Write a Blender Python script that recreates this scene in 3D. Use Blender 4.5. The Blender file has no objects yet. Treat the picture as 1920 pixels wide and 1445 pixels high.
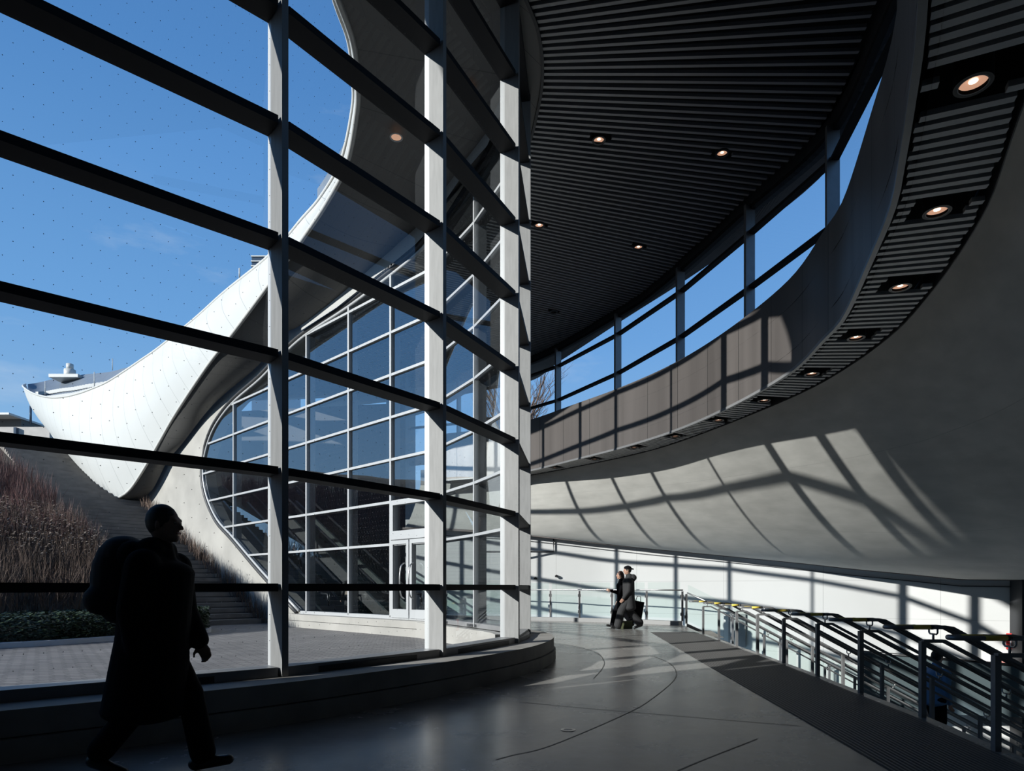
import bpy, bmesh, math, random
from mathutils import Vector, Matrix
from mathutils.geometry import tessellate_polygon
random.seed(7)
C = bpy.context.scene.collection
SC = bpy.context.scene
# ------------------------------------------------------------------ camera
EYE = 1.2
F = 1200.0
cam_d = bpy.data.cameras.new('camera'); cam = bpy.data.objects.new('camera', cam_d); C.objects.link(cam)
cam.location = (0, 0, EYE); cam.rotation_euler = (math.pi/2, 0, 0)
cam_d.sensor_width = 36; cam_d.lens = 36*F/1920; cam_d.shift_y = 377.5/1920
cam_d.clip_start = .05; cam_d.clip_end = 600
SC.camera = cam
# ------------------------------------------------------------------ sun, sky, exposure
sd = bpy.data.lights.new('sun', 'SUN'); so = bpy.data.objects.new('sun', sd); C.objects.link(so)
SUN = Vector((.8397, .5332, -.350)).normalized()
so.rotation_euler = SUN.to_track_quat('-Z', 'Y').to_euler()
sd.energy = 8.2; sd.angle = math.radians(.6); sd.color = (1, .965, .91)
w = bpy.data.worlds.new('sky'); SC.world = w; w.use_nodes = True
nt = w.node_tree; nt.nodes.clear()
out = nt.nodes.new('ShaderNodeOutputWorld'); bg = nt.nodes.new('ShaderNodeBackground')
geo = nt.nodes.new('ShaderNodeTexCoord'); sep = nt.nodes.new('ShaderNodeSeparateXYZ'); rmp = nt.nodes.new('ShaderNodeValToRGB')
nt.links.new(geo.outputs['Generated'], sep.inputs[0]); nt.links.new(sep.outputs[2], rmp.inputs[0])
e = rmp.color_ramp.elements
e[0].position = 0; e[0].color = (.42, .64, .88, 1); e[1].position = 1; e[1].color = (.04, .12, .34, 1)
for p, c in ((.12, (.33, .57, .86, 1)), (.35, (.17, .40, .78, 1)), (.6, (.095, .27, .62, 1))):
    q = rmp.color_ramp.elements.new(p); q.color = c
nz = nt.nodes.new('ShaderNodeTexNoise'); nz.inputs['Scale'].default_value = 2.2; nz.inputs['Detail'].default_value = 8; nz.inputs['Roughness'].default_value = .62
mp = nt.nodes.new('ShaderNodeMapping'); mp.inputs['Scale'].default_value = (1.2, 1.2, 4.5); mp.inputs['Location'].default_value = (3.1, 0.4, 0)
nt.links.new(geo.outputs['Generated'], mp.inputs[0]); nt.links.new(mp.outputs[0], nz.inputs[0])
cr = nt.nodes.new('ShaderNodeValToRGB'); cr.color_ramp.elements[0].position = .60; cr.color_ramp.elements[1].position = .85
cr.color_ramp.elements[1].color = (.45, .45, .45, 1)
nt.links.new(nz.outputs[0], cr.inputs[0])
mx = nt.nodes.new('ShaderNodeMixRGB'); nt.links.new(cr.outputs[0], mx.inputs[0]); nt.links.new(rmp.outputs[0], mx.inputs[1])
mx.inputs[2].default_value = (.75, .82, .92, 1)
nt.links.new(mx.outputs[0], bg.inputs[0]); bg.inputs[1].default_value = 1.0
nt.links.new(bg.outputs[0], out.inputs[0])
SC.view_settings.view_transform = 'Standard'; SC.view_settings.look = 'None'
SC.view_settings.exposure = 0.0; SC.view_settings.gamma = 1; SC.view_settings.use_curve_mapping = False
SC.cycles.max_bounces = 8; SC.cycles.diffuse_bounces = 3; SC.cycles.glossy_bounces = 4
SC.cycles.transparent_max_bounces = 24; SC.cycles.sample_clamp_indirect = 4
SC.cycles.caustics_reflective = False; SC.cycles.caustics_refractive = False

# ------------------------------------------------------------------ small helpers
V3 = lambda x, y, z: Vector((x, y, z))
def wp(px, py, Y):
    """a point seen at (px, py) of the 1920x1445 frame at depth Y"""
    return Vector(((px-960)/F*Y, Y, EYE+(1100-py)/F*Y))
def lerp(a, b, t): return a+(b-a)*t
def interp(tab, x):
    if x <= tab[0][0]: return tab[0][1]
    for (a, va), (b, vb) in zip(tab, tab[1:]):
        if x <= b: return va+(vb-va)*(x-a)/(b-a)
    return tab[-1][1]
def smooth(pts, n=8):
    """Catmull-Rom through the points"""
    P = [Vector(p) for p in pts]; P = [P[0]*2-P[1]]+P+[P[-1]*2-P[-2]]; o = []
    for i in range(1, len(P)-2):
        for k in range(n):
            t = k/n; a, b, c, d = P[i-1], P[i], P[i+1], P[i+2]
            o.append(.5*((2*b)+(c-a)*t+(2*a-5*b+4*c-d)*t*t+(3*b-a-3*c+d)*t**3))
    o.append(P[-2]); return o
def cum(path):
    s = [0]
    for a, b in zip(path, path[1:]): s.append(s[-1]+(b-a).length)
    return s
def resample(path, step):
    s = cum(path); n = max(2, int(round(s[-1]/step))); o = []; j = 0
    for k in range(n+1):
        d = s[-1]*k/n
        while j < len(s)-2 and s[j+1] < d: j += 1
        t = (d-s[j])/max(1e-9, s[j+1]-s[j]); o.append(path[j].lerp(path[j+1], min(1, max(0, t))))
    return o
def offset(path, d):
    """2D offset of a path to its right by d"""
    o = []
    for i, p in enumerate(path):
        a = path[max(0, i-1)]; b = path[min(len(path)-1, i+1)]; t = (b-a); t = Vector((t.x, t.y)).normalized()
        n = Vector((t.y, -t.x)); q = Vector(p); q.x += n.x*d; q.y += n.y*d; o.append(q)
    return o
def tag(o, label=None, cat=None, group=None, kind=None):
    if label: o['label'] = label
    if cat: o['category'] = cat
    if group: o['group'] = group
    if kind: o['kind'] = kind
    return o
def empty(name, loc=(0, 0, 0), rz=0, parent=None):
    o = bpy.data.objects.new(name, None); C.objects.link(o); o.location = loc; o.rotation_euler = (0, 0, rz)
    o.empty_display_size = .1
    if parent: o.parent = parent
    return o
class MB:
    def __init__(s): s.v = []; s.f = []; s.uv = None; s.sm = []
    def quad(s, a, b, c, d): n = len(s.v); s.v += [tuple(a), tuple(b), tuple(c), tuple(d)]; s.f.append((n, n+1, n+2, n+3)); return s
    def tri(s, a, b, c): n = len(s.v); s.v += [tuple(a), tuple(b), tuple(c)]; s.f.append((n, n+1, n+2)); return s
    def box(s, x0, y0, z0, x1, y1, z1):
        n = len(s.v); s.v += [(x0, y0, z0), (x1, y0, z0), (x1, y1, z0), (x0, y1, z0), (x0, y0, z1), (x1, y0, z1), (x1, y1, z1), (x0, y1, z1)]
        s.f += [tuple(n+i for i in q) for q in ((0, 3, 2, 1), (4, 5, 6, 7), (0, 1, 5, 4), (1, 2, 6, 5), (2, 3, 7, 6), (3, 0, 4, 7))]; return s
    def beam(s, p, q, ax, w0, w1, ay, h0, h1):
        """prism from p to q; section spans w0..w1 along ax and h0..h1 along ay"""
        p, q, ax, ay = Vector(p), Vector(q), Vector(ax), Vector(ay); n = len(s.v)
        for e_ in (p, q):
            for (a, b) in ((w0, h0), (w1, h0), (w1, h1), (w0, h1)): s.v.append(tuple(e_+ax*a+ay*b))
        s.f += [tuple(n+i for i in q_) for q_ in ((0, 1, 2, 3), (7, 6, 5, 4), (0, 4, 5, 1), (1, 5, 6, 2), (2, 6, 7, 3), (3, 7, 4, 0))]; return s
    def tube(s, path, r, n=8, cap=True, rf=None):
        path = [Vector(p) for p in path]; base = len(s.v); up = Vector((0, 0, 1)); prev = None
        for i, p in enumerate(path):
            t = (path[min(i+1, len(path)-1)]-path[max(0, i-1)]).normalized()
            if prev is None:
                a = t.cross(up)
                if a.length < .05: a = t.cross(Vector((1, 0, 0)))
            else: a = prev-t*prev.dot(t)
            a.normalize(); prev = a; b = t.cross(a); rr = rf(i/(len(path)-1))*r if rf else r
            for k in range(n):
                an = 2*math.pi*k/n; s.v.append(tuple(p+a*math.cos(an)*rr+b*math.sin(an)*rr))
        for i in range(len(path)-1):
            for k in range(n):
                k2 = (k+1) % n; s.f.append((base+i*n+k, base+i*n+k2, base+(i+1)*n+k2, base+(i+1)*n+k)); s.sm.append(len(s.f)-1)
        if cap:
            s.f.append(tuple(base+k for k in reversed(range(n)))); m = base+(len(path)-1)*n; s.f.append(tuple(m+k for k in range(n)))
        return s
    def strip(s, path, z0, z1, th=0):
        """vertical band along a 2D path, z0/z1 numbers or lists"""
        n = len(path); Z0 = z0 if isinstance(z0, list) else [z0]*n; Z1 = z1 if isinstance(z1, list) else [z1]*n
        b = len(s.v); 
        for i, p in enumerate(path): s.v += [(p.x, p.y, Z0[i]), (p.x, p.y, Z1[i])]
        for i in range(n-1): s.f.append((b+2*i, b+2*i+2, b+2*i+3, b+2*i+1))
        if th:
            q = offset(path, th); c = len(s.v)
            for i, p in enumerate(q): s.v += [(p.x, p.y, Z0[i]), (p.x, p.y, Z1[i])]
            for i in range(n-1):
                s.f.append((c+2*i+1, c+2*i+3, c+2*i+2, c+2*i)); s.f.append((b+2*i+1, b+2*i+3, c+2*i+3, c+2*i+1)); s.f.append((b+2*i, c+2*i, c+2*i+2, b+2*i+2))
            for i in (0, n-1): s.f.append((b+2*i, b+2*i+1, c+2*i+1, c+2*i))
        return s
    def poly(s, pts2, z, z2=None):
        """flat polygon at z (a slab down to z2)"""
        L = [Vector((p[0], p[1], 0)) for p in pts2]; tr = tessellate_polygon([L]); b = len(s.v)
        s.v += [(p.x, p.y, z) for p in L]; s.f += [tuple(b+i for i in t) for t in tr]
        if z2 is not None:
            c = len(s.v); s.v += [(p.x, p.y, z2) for p in L]; s.f += [tuple(c+i for i in t) for t in tr]; n = len(L)
            for i in range(n): j = (i+1) % n; s.f.append((b+i, b+j, c+j, c+i))
        return s
    def disc(s, c, r, n=24, z=None, r2=0):
        b = len(s.v); c = Vector(c)
        for k in range(n): a = 2*math.pi*k/n; s.v.append((c.x+r*math.cos(a), c.y+r*math.sin(a), c.z))
        if r2:
            for k in range(n): a = 2*math.pi*k/n; s.v.append((c.x+r2*math.cos(a), c.y+r2*math.sin(a), c.z))
            for k in range(n): j = (k+1) % n; s.f.append((b+k, b+j, b+n+j, b+n+k))
        else: s.f.append(tuple(b+k for k in range(n)))
        return s
    def cyl(s, c, r, h, n=24): return s.tube([Vector(c), Vector(c)+Vector((0, 0, h))], r, n)
    def grid(s, rows, uvs=None):
        b = len(s.v); m = len(rows[0])
        for r in rows: s.v += [tuple(p) for p in r]
        for i in range(len(rows)-1):
            for j in range(m-1): s.f.append((b+i*m+j, b+(i+1)*m+j, b+(i+1)*m+j+1, b+i*m+j+1)); s.sm.append(len(s.f)-1)
        if uvs:
            s.uv = s.uv or {}
            for i, r in enumerate(uvs):
                for j, u in enumerate(r): s.uv[b+i*m+j] = u
        return s
    def build(s, name, m, parent=None, fix=True, smooth_all=False):
        me = bpy.data.meshes.new(name); me.from_pydata(s.v, [], s.f)
        if s.uv:
            l = me.uv_layers.new(name='UVMap')
            for lp in me.loops: l.data[lp.index].uv = s.uv.get(lp.vertex_index, (0, 0))
        me.materials.append(m)
        if fix and len(s.v) < 60000:
            bm = bmesh.new(); bm.from_mesh(me); bmesh.ops.recalc_face_normals(bm, faces=bm.faces); bm.to_mesh(me); bm.free()
        if smooth_all:
            for p in me.polygons: p.use_smooth = True
        else:
            for i in s.sm:
                if i < len(me.polygons): me.polygons[i].use_smooth = True
        o = bpy.data.objects.new(name, me); C.objects.link(o)
        if parent: o.parent = parent
        return o
def copy_tree(o, parent=None):
    c = o.copy(); C.objects.link(c); c.parent = parent
    for ch in [x for x in bpy.data.objects if x.parent == o]: copy_tree(ch, c)
    return c
# ------------------------------------------------------------------ materials
def nodes(name):
    m = bpy.data.materials.new(name); m.use_nodes = True; t = m.node_tree
    return m, t, t.nodes['Principled BSDF']
def mat(name, col, rough=.5, metal=0, var=.0, scale=4, stretch=(1, 1, 1), bump=0, emit=None, spec=.5, det=5):
    m, t, b = nodes(name); b.inputs['Base Color'].default_value = (*col, 1); b.inputs['Roughness'].default_value = rough; b.inputs['Metallic'].default_value = metal
    b.inputs['Specular IOR Level'].default_value = spec
    if emit: b.inputs['Emission Color'].default_value = (*emit[0], 1); b.inputs['Emission Strength'].default_value = emit[1]
    tc = t.nodes.new('ShaderNodeTexCoord'); mp = t.nodes.new('ShaderNodeMapping'); mp.inputs['Scale'].default_value = stretch
    n = t.nodes.new('ShaderNodeTexNoise'); n.inputs['Scale'].default_value = scale; n.inputs['Detail'].default_value = det
    t.links.new(tc.outputs['Object'], mp.inputs[0]); t.links.new(mp.outputs[0], n.inputs[0])
    if var:
        r = t.nodes.new('ShaderNodeMapRange'); r.inputs[1].default_value = .3; r.inputs[2].default_value = .7; r.inputs[3].default_value = 1-var; r.inputs[4].default_value = 1+var
        mu = t.nodes.new('ShaderNodeMixRGB'); mu.blend_type = 'MULTIPLY'; mu.inputs[0].default_value = 1; mu.inputs[1].default_value = (*col, 1)
        t.links.new(n.outputs[0], r.inputs[0]); t.links.new(r.outputs[0], mu.inputs[2]); t.links.new(mu.outputs[0], b.inputs['Base Color'])
    if bump:
        bp = t.nodes.new('ShaderNodeBump'); bp.inputs['Strength'].default_value = bump; bp.inputs['Distance'].default_value = .02
        t.links.new(n.outputs[0], bp.inputs['Height']); t.links.new(bp.outputs[0], b.inputs['Normal'])
    return m
def mth(t, op, a, b=None):
    n = t.nodes.new('ShaderNodeMath'); n.operation = op
    for i, x in enumerate((a, b)):
        if x is None: continue
        if isinstance(x, (int, float)): n.inputs[i].default_value = x
        else: t.links.new(x, n.inputs[i])
    return n.outputs[0]
def lines_on(m, axis, period, width, col, off=0.0):
    """thin joint lines on a UV-mapped material, every `period` metres along u (0) or v (1)"""
    t = m.node_tree; b = t.nodes['Principled BSDF']; uv = t.nodes.new('ShaderNodeTexCoord'); sp = t.nodes.new('ShaderNodeSeparateXYZ')
    t.links.new(uv.outputs['UV'], sp.inputs[0])
    fr = mth(t, 'FRACT', mth(t, 'DIVIDE', mth(t, 'ADD', sp.outputs[axis], off), period)); k = mth(t, 'LESS_THAN', fr, width/period)
    mxn = t.nodes.new('ShaderNodeMixRGB'); t.links.new(k, mxn.inputs[0])
    inp = b.inputs['Base Color']
    if inp.is_linked: t.links.new(inp.links[0].from_socket, mxn.inputs[1])
    else: mxn.inputs[1].default_value = inp.default_value
    mxn.inputs[2].default_value = (*col, 1); t.links.new(mxn.outputs[0], inp); return m
def glass(name, base, gain, tint=(.9, .94, .95), dots=True):
    m = bpy.data.materials.new(name); m.use_nodes = True; t = m.node_tree; t.nodes.clear()
    o = t.nodes.new('ShaderNodeOutputMaterial'); tr = t.nodes.new('ShaderNodeBsdfTransparent'); tr.inputs[0].default_value = (*tint, 1)
    gl = t.nodes.new('ShaderNodeBsdfGlossy'); gl.inputs['Roughness'].default_value = 0; gl.inputs[0].default_value = (.9, .95, 1, 1)
    fr = t.nodes.new('ShaderNodeLayerWeight'); fr.inputs[0].default_value = .5
    f = mth(t, 'ADD', mth(t, 'MULTIPLY', mth(t, 'POWER', fr.outputs['Facing'], 5), gain), base); f = mth(t, 'MINIMUM', f, 1)
    mxs = t.nodes.new('ShaderNodeMixShader'); t.links.new(f, mxs.inputs[0]); t.links.new(tr.outputs[0], mxs.inputs[1]); t.links.new(gl.outputs[0], mxs.inputs[2])
    last = mxs.outputs[0]
    if dots:   # the ceramic dots printed on the panes
        tc = t.nodes.new('ShaderNodeTexCoord'); sp = t.nodes.new('ShaderNodeSeparateXYZ'); t.links.new(tc.outputs['UV'], sp.inputs[0])
        P = .125
        row = mth(t, 'FLOOR', mth(t, 'DIVIDE', sp.outputs[1], P)); sh = mth(t, 'MULTIPLY', mth(t, 'MODULO', row, 2), .5)
        u = mth(t, 'SUBTRACT', mth(t, 'FRACT', mth(t, 'ADD', mth(t, 'DIVIDE', sp.outputs[0], P), sh)), .5)
        v = mth(t, 'SUBTRACT', mth(t, 'FRACT', mth(t, 'DIVIDE', sp.outputs[1], P)), .5)
        d = mth(t, 'ADD', mth(t, 'MULTIPLY', u, u), mth(t, 'MULTIPLY', v, v)); k = mth(t, 'LESS_THAN', d, (.0036/P)**2)
        df = t.nodes.new('ShaderNodeBsdfDiffuse'); df.inputs[0].default_value = (.35, .35, .35, 1)
        m2 = t.nodes.new('ShaderNodeMixShader'); t.links.new(k, m2.inputs[0]); t.links.new(last, m2.inputs[1]); t.links.new(df.outputs[0], m2.inputs[2]); last = m2.outputs[0]
    t.links.new(last, o.inputs[0]); return m
M = {}
M['silver'] = mat('silver_aluminium', (.26, .26, .26), .6, 0, .09, 3, (8, 8, 1), spec=.25)
M['bronze'] = mat('dark_aluminium', (.018, .018, .020), .6, 0, spec=.15)
M['cap'] = mat('outer_cap_aluminium', (.40, .41, .42), .4, .2)
M['trim'] = mat('dark_trim', (.03, .031, .034), .5)
M['glass_near'] = glass('clear_glass', .055, .75)
M['glass_far'] = glass('coated_glass', .29, .7)
M['glass_plain'] = glass('clerestory_glass', .03, .5, (.93, .95, .97), False)
M['glass_rail'] = glass('railing_glass', .04, .8, (.90, .96, .94), False)
M['white_panel'] = lines_on(mat('white_cladding', (.46, .47, .465), .5, 0, .02, .6), 0, 1.15, .022, (.25, .26, .26))
M['rim'] = mat('white_rim', (.5, .5, .48), .4)
M['soffit'] = lines_on(lines_on(mat('grey_soffit_panels', (.085, .083, .08), .5, .1, .05, 1), 0, 1.3, .018, (.03, .03, .03)), 1, .3333, .006, (.05, .05, .05))
M['soffit_white'] = mat('pale_edge_beam', (.36, .36, .35), .5, 0, .05, 2)
M['roofmetal'] = mat('zinc_roof', (.16, .19, .23), .5, .3, .08, 3)
M['concrete_wall'] = mat('pale_concrete', (.30, .29, .27), .8, 0, .14, .9, bump=.1)
M['curb'] = mat('curb_concrete', (.30, .285, .265), .75, 0, .18, 2.5, bump=.1)
M['hull'] = mat('trowelled_plaster', (.42, .41, .385), .7, 0, .11, 1.3, (.6, 1.2, 3.5), bump=.12)
M['fascia'] = lines_on(mat('brown_metal_panels', (.15, .134, .127), .42, .45, .16, 1.4, (1.6, 1.6, .12)), 0, 1.25, .016, (.03, .03, .03))
M['slat'] = mat('ceiling_slats', (.36, .36, .365), .4, .2)
M['black'] = mat('black_void', (.006, .006, .007), .9)
M['darkwall'] = mat('dark_interior', (.05, .05, .052), .7, 0, .2, 1)
M['steel'] = mat('stainless_steel', (.42, .42, .42), .28, .9, .05, 6, (1, 1, .2))
M['steel_dark'] = mat('brushed_dark_steel', (.23, .23, .235), .38, .3, .06, 6)
M['rubber'] = mat('black_rail', (.035, .035, .037), .3, .5)
M['yellow'] = mat('yellow_tape', (.85, .62, .10), .5)
M['whitewall'] = lines_on(lines_on(mat('white_wall_panels', (.52, .52, .515), .6, 0, .02, 1), 0, 3.0, .012, (.3, .3, .3)), 1, 1.12, .010, (.35, .35, .35), .85)
M['lip'] = mat('brown_lip', (.16, .13, .12), .6)
M['lens'] = mat('lamp_lens', (.5, .3, .2), .3, 0, emit=((1, .55, .36), .55))
M['bulb'] = mat('lamp_filament', (1, .9, .8), .3, 0, emit=((1, .86, .66), 5))
M['housing'] = mat('lamp_housing', (.03, .03, .032), .4, .3)
M['lensoff'] = mat('lamp_lens_off', (.12, .12, .12), .2, .3)
M['red'] = mat('red_sign', (.6, .03, .03), .5)
M['paper'] = mat('white_print', (.75, .74, .73), .5)
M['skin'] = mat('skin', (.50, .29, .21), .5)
M['wood'] = mat('bark', (.13, .09, .07), .8, 0, .2, 8)
M['grass'] = mat('hill_soil', (.07, .055, .035), .9, 0, .3, 4)
M['beige'] = mat('beige_render', (.42, .39, .36), .8, 0, .08, 2)
M['windowblue'] = mat('dark_window', (.06, .08, .11), .15, .2)
M['stone'] = mat('granite_steps', (.17, .155, .14), .75, 0, .22, 2.2, bump=.15)
M['kerbwhite'] = mat('pale_edge', (.62, .64, .68), .7)
# paving
m, t, b = nodes('grey_pavers'); M['paver'] = m; b.inputs['Roughness'].default_value = .7
tc = t.nodes.new('ShaderNodeTexCoord'); mp = t.nodes.new('ShaderNodeMapping'); mp.inputs['Rotation'].default_value = (0, 0, .15)
br = t.nodes.new('ShaderNodeTexBrick'); br.inputs['Scale'].default_value = 1; br.inputs['Brick Width'].default_value = .24; br.inputs['Row Height'].default_value = .12
br.inputs['Mortar Size'].default_value = .010; br.inputs['Color1'].default_value = (.20, .19, .19, 1); br.inputs['Color2'].default_value = (.29, .275, .27, 1); br.inputs['Mortar'].default_value = (.035, .033, .03, 1)
n2 = t.nodes.new('ShaderNodeTexNoise'); n2.inputs['Scale'].default_value = .8; n2.inputs['Detail'].default_value = 4
mm = t.nodes.new('ShaderNodeMixRGB'); mm.blend_type = 'MULTIPLY'; mm.inputs[0].default_value = .6
t.links.new(tc.outputs['Object'], mp.inputs[0]); t.links.new(mp.outputs[0], br.inputs[0]); t.links.new(tc.outputs['Object'], n2.inputs[0])
t.links.new(br.outputs[0], mm.inputs[1]); t.links.new(n2.outputs[0], mm.inputs[2]); t.links.new(mm.outputs[0], b.inputs['Base Color'])
# polished concrete floor with sawn arcs and straight joints
FC = Vector((.45, 14.0))
m, t, b = nodes('polished_concrete'); M['floor'] = m
tc = t.nodes.new('ShaderNodeTexCoord'); n1 = t.nodes.new('ShaderNodeTexNoise'); n1.inputs['Scale'].default_value = .9; n1.inputs['Detail'].default_value = 10; n1.inputs['Roughness'].default_value = .65
t.links.new(tc.outputs['Object'], n1.inputs[0])
rp = t.nodes.new('ShaderNodeValToRGB'); rp.color_ramp.elements[0].position = .3; rp.color_ramp.elements[0].color = (.20, .19, .18, 1); rp.color_ramp.elements[1].position = .72; rp.color_ramp.elements[1].color = (.34, .33, .315, 1)
t.links.new(n1.outputs[0], rp.inputs[0]); t.links.new(rp.outputs[0], b.inputs['Base Color'])
rr = t.nodes.new('ShaderNodeMapRange'); rr.inputs[3].default_value = .16; rr.inputs[4].default_value = .36; t.links.new(n1.outputs[0], rr.inputs[0]); t.links.new(rr.outputs[0], b.inputs['Roughness'])
b.inputs['Specular IOR Level'].default_value = .7

# ================================================================== PLAN
# mullions of the curtain wall: near run, round nose, then the far run
NEAR = [(-8.56, .92), (-7.0, 2.2), (-5.62, 3.28), (-3.99, 4.65), (-2.29, 6.14), (-1.01, 7.83), (-.12, 9.62), (.1, 11.5), (-.76, 13.4), (-1.9, 15.38)]
NEAR = [Vector((x, y, 0)) for x, y in NEAR]
GLS = smooth(NEAR, 8)                       # smooth glass line for kerb and roof edges
FD = Vector((-.73, .683, 0))                # direction of the straight far run
FN = Vector((.683, .73, 0))                 # interior normal of the far run
F0 = NEAR[-1]
def fw(px, py):                             # pixel on the far-run plane -> (s, z)
    u = (px-960)/F; Y = 13.6/(1+.936*u); p = Vector((u*Y, Y, 0)); return (p-F0).dot(FD), EYE+(1100-py)/F*Y
ZC = EYE+8.8                                # main ceiling
ZS = EYE+4.0                                # low slatted soffit
TR0, TRS = 1.2, 1.09                        # transom levels

def sp(pts, H):
    o = []
    for px, py in pts: Y = H*F/(1100-py); o.append(Vector(((px-960)/F*Y, Y, 0)))
    return o
INNER = sp([(975, 885), (1083, 859), (1164.6, 838), (1260, 808), (1360, 765), (1476.6, 699), (1546.6, 630.7), (1583, 588.5), (1635.6, 473), (1673, 380), (1690, 290), (1706, 190), (1726, 16)], 4.0)
INNER = [Vector((-3.2, 24.2, 0)), Vector((-1.4, 23.4, 0))]+INNER+[Vector((2.1, 3.3, 0)), Vector((1.1, 2.3, 0)), Vector((-.6, 1.5, 0)), Vector((-3, .9, 0))]
OUTER = sp([(975, 894), (1118, 867.5), (1232, 841), (1342, 803), (1491, 741.7), (1587.5, 689), (1678, 622), (1739, 555), (1797, 476), (1853, 380), (1887, 284), (1920, 190)], 4.0)
OUTER = [Vector((-3.6, 25.2, 0)), Vector((-1.6, 24.5, 0))]+OUTER+[Vector((3.55, 3.9, 0)), Vector((2.7, 2.5, 0)), Vector((1.5, 1.2, 0)), Vector((0, .3, 0)), Vector((-3, -.6, 0))]
CEILR = sp([(975, 678), (1158.7, 581.7), (1249, 517), (1400, 379), (1551.6, 236), (1660, 0)], 8.8)
CEILR = [Vector((-12, 29.5, 0)), Vector((-4.5, 27.6, 0))]+CEILR+[Vector((5.3, 8, 0)), Vector((4.6, 5.6, 0)), Vector((3.2, 3.2, 0)), Vector((0, .6, 0))]
INNER = resample(smooth(INNER), .3); OUTER = resample(smooth(OUTER), .3); CEILR = resample(smooth(CEILR), .4)

# ------------------------------------------------------------------ floor
EDGE = [(2.9, -3), (3.3, 2.5), (3.6, 4.5), (3.84, 5.9), (4.0, 7.3), (4.2, 8.9), (4.42, 11.0), (4.62, 13.2), (4.85, 15.5), (5.0, 17.2), (5.35, 19.9)]
RAILP = [(-6.5, 25.6), (-2.5, 24.3), (.4, 23.2), (1.37, 22.8), (2.35, 22.3), (3.4, 21.75), (4.42, 21.0), (5.35, 20.1)]
inner_curb = offset(GLS, .35)
poly = [(p.x, p.y) for p in inner_curb if p.y > 1]+[(-1.7, 15.5)]+[tuple((F0+FD*s+FN*.1)[:2]) for s in (0, 11, 13)]+[(-9, 26.5)]+RAILP+[e_ for e_ in reversed(EDGE)]+[(-9, -3)]
fl = MB().poly(poly, 0, -.25).build('floor', M['floor']); tag(fl, 'polished grey concrete concourse floor curving round the glass wall', 'floor', kind='structure')
jm = MB()
def flat(path, w_, z): 
    a, b_ = offset(path, -w_/2), offset(path, w_/2)
    for i in range(len(path)-1): jm.quad((a[i].x, a[i].y, z), (a[i+1].x, a[i+1].y, z), (b_[i+1].x, b_[i+1].y, z), (b_[i].x, b_[i].y, z))
def gp(px, py): Y = F*EYE/(py-1100); return Vector(((px-960)/F*Y, Y, 0))
for pts in ([(930, 1424), (960, 1416), (1040, 1395), (1180, 1335), (1225, 1308), (1262, 1277), (1268, 1260), (1255, 1243), (1225, 1230)],
            [(975, 1200), (1060, 1208), (1115, 1222), (1132, 1238), (1130, 1252), (1113, 1272)],
            [(975, 1316), (1060, 1324), (1185, 1335), (1500, 1361)], [(1270, 1445), (1325, 1422), (1420, 1385)]):
    flat(smooth([gp(*p) for p in pts], 6), .012, .002)
for a, b_ in (((985, 1188), (1330, 1179)), ((1080, 1220), (1330, 1206))): flat([gp(*a), gp(*b_)], .015, .002)
jo = jm.build('floor_joints', M['trim'], fl)
pd = empty('floor_drain', gp(1065, 1368)); tag(pd, 'small round metal floor fitting set in the concrete floor near the curved joint', 'floor fitting')
MB().disc((0, 0, .004), .062, 28, r2=.036).build('ring', M['steel'], pd); MB().disc((0, 0, .003), .036, 24).build('cover', M['steel_dark'], pd)
# tactile strip
A = [gp(1220, 1185), gp(1300, 1232), gp(1400, 1290), gp(1500, 1347), gp(1600, 1405), gp(1668, 1445)]; A.append(A[-1]+(A[-1]-A[-2])*3)
m_t = mat('tactile_granite', (.10, .10, .10), .6, 0, .15, 6); rb = MB()
def edge_x(y): return interp([(b_, a) for a, b_ in EDGE], y)
ys = [i*.5+1 for i in range(33)]; at = sorted([(p.y, p.x) for p in A]); n_r = 26
rb.poly([(interp(at, y)+.0, y) for y in ys]+[(edge_x(y)-.12, y) for y in reversed(ys)], .003)
ts = rb.build('tactile_strip', m_t); rb = MB()
for k in range(n_r):   # raised ribs
    L = [Vector((lerp(interp(at, y), edge_x(y)-.15, (k+.5)/n_r), y, 0)) for y in ys]
    a_, b_ = offset(L, -.008), offset(L, .008)
    for i in range(len(L)-1): rb.quad((a_[i].x, a_[i].y, .008), (a_[i+1].x, a_[i+1].y, .008), (b_[i+1].x, b_[i+1].y, .008), (b_[i].x, b_[i].y, .008))
rb.f = rb.f
rb.build('ribs', mat('pale_ribs', (.20, .19, .185), .5), ts); tag(ts, 'dark ribbed warning strip along the top of the stairs', 'tactile paving')  # ribs get a paler tone than the strip

# ------------------------------------------------------------------ stairs down on the right, lower hall
st = MB(); NS = 30
for k in range(NS):
    z = -.16*k; L = [Vector((edge_x(y)+.3*k, y, 0)) for y in (-2, 2.5, 4.5, 5.9, 7.3, 8.9, 11, 13.2, 15.5, 17.2)]
    R = [p+Vector((.3, 0, 0)) for p in L]
    for i in range(len(L)-1):
        st.quad((L[i].x, L[i].y, z-.16), (R[i].x, R[i].y, z-.16), (R[i+1].x, R[i+1].y, z-.16), (L[i+1].x, L[i+1].y, z-.16))
        st.quad((L[i].x, L[i].y, z), (L[i+1].x, L[i+1].y, z), (L[i+1].x, L[i+1].y, z-.16), (L[i].x, L[i].y, z-.16))
so_ = st.build('stairs', M['floor'], fix=False); tag(so_, 'wide grey stairs going down below the row of handrails', 'stairs', kind='structure')
lf = MB().poly([(4.9, 17.2), (13, 17.2), (14.8, 17.6), (14.8, -3), (11, -3), (22, -3), (22, 21), (4.9, 21)], -4.8).build('floor_lower', M['floor'], fix=False); lf.hide_render = False
tag(lf, 'lower hall floor at the foot of the stairs', 'floor', kind='structure')
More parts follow.
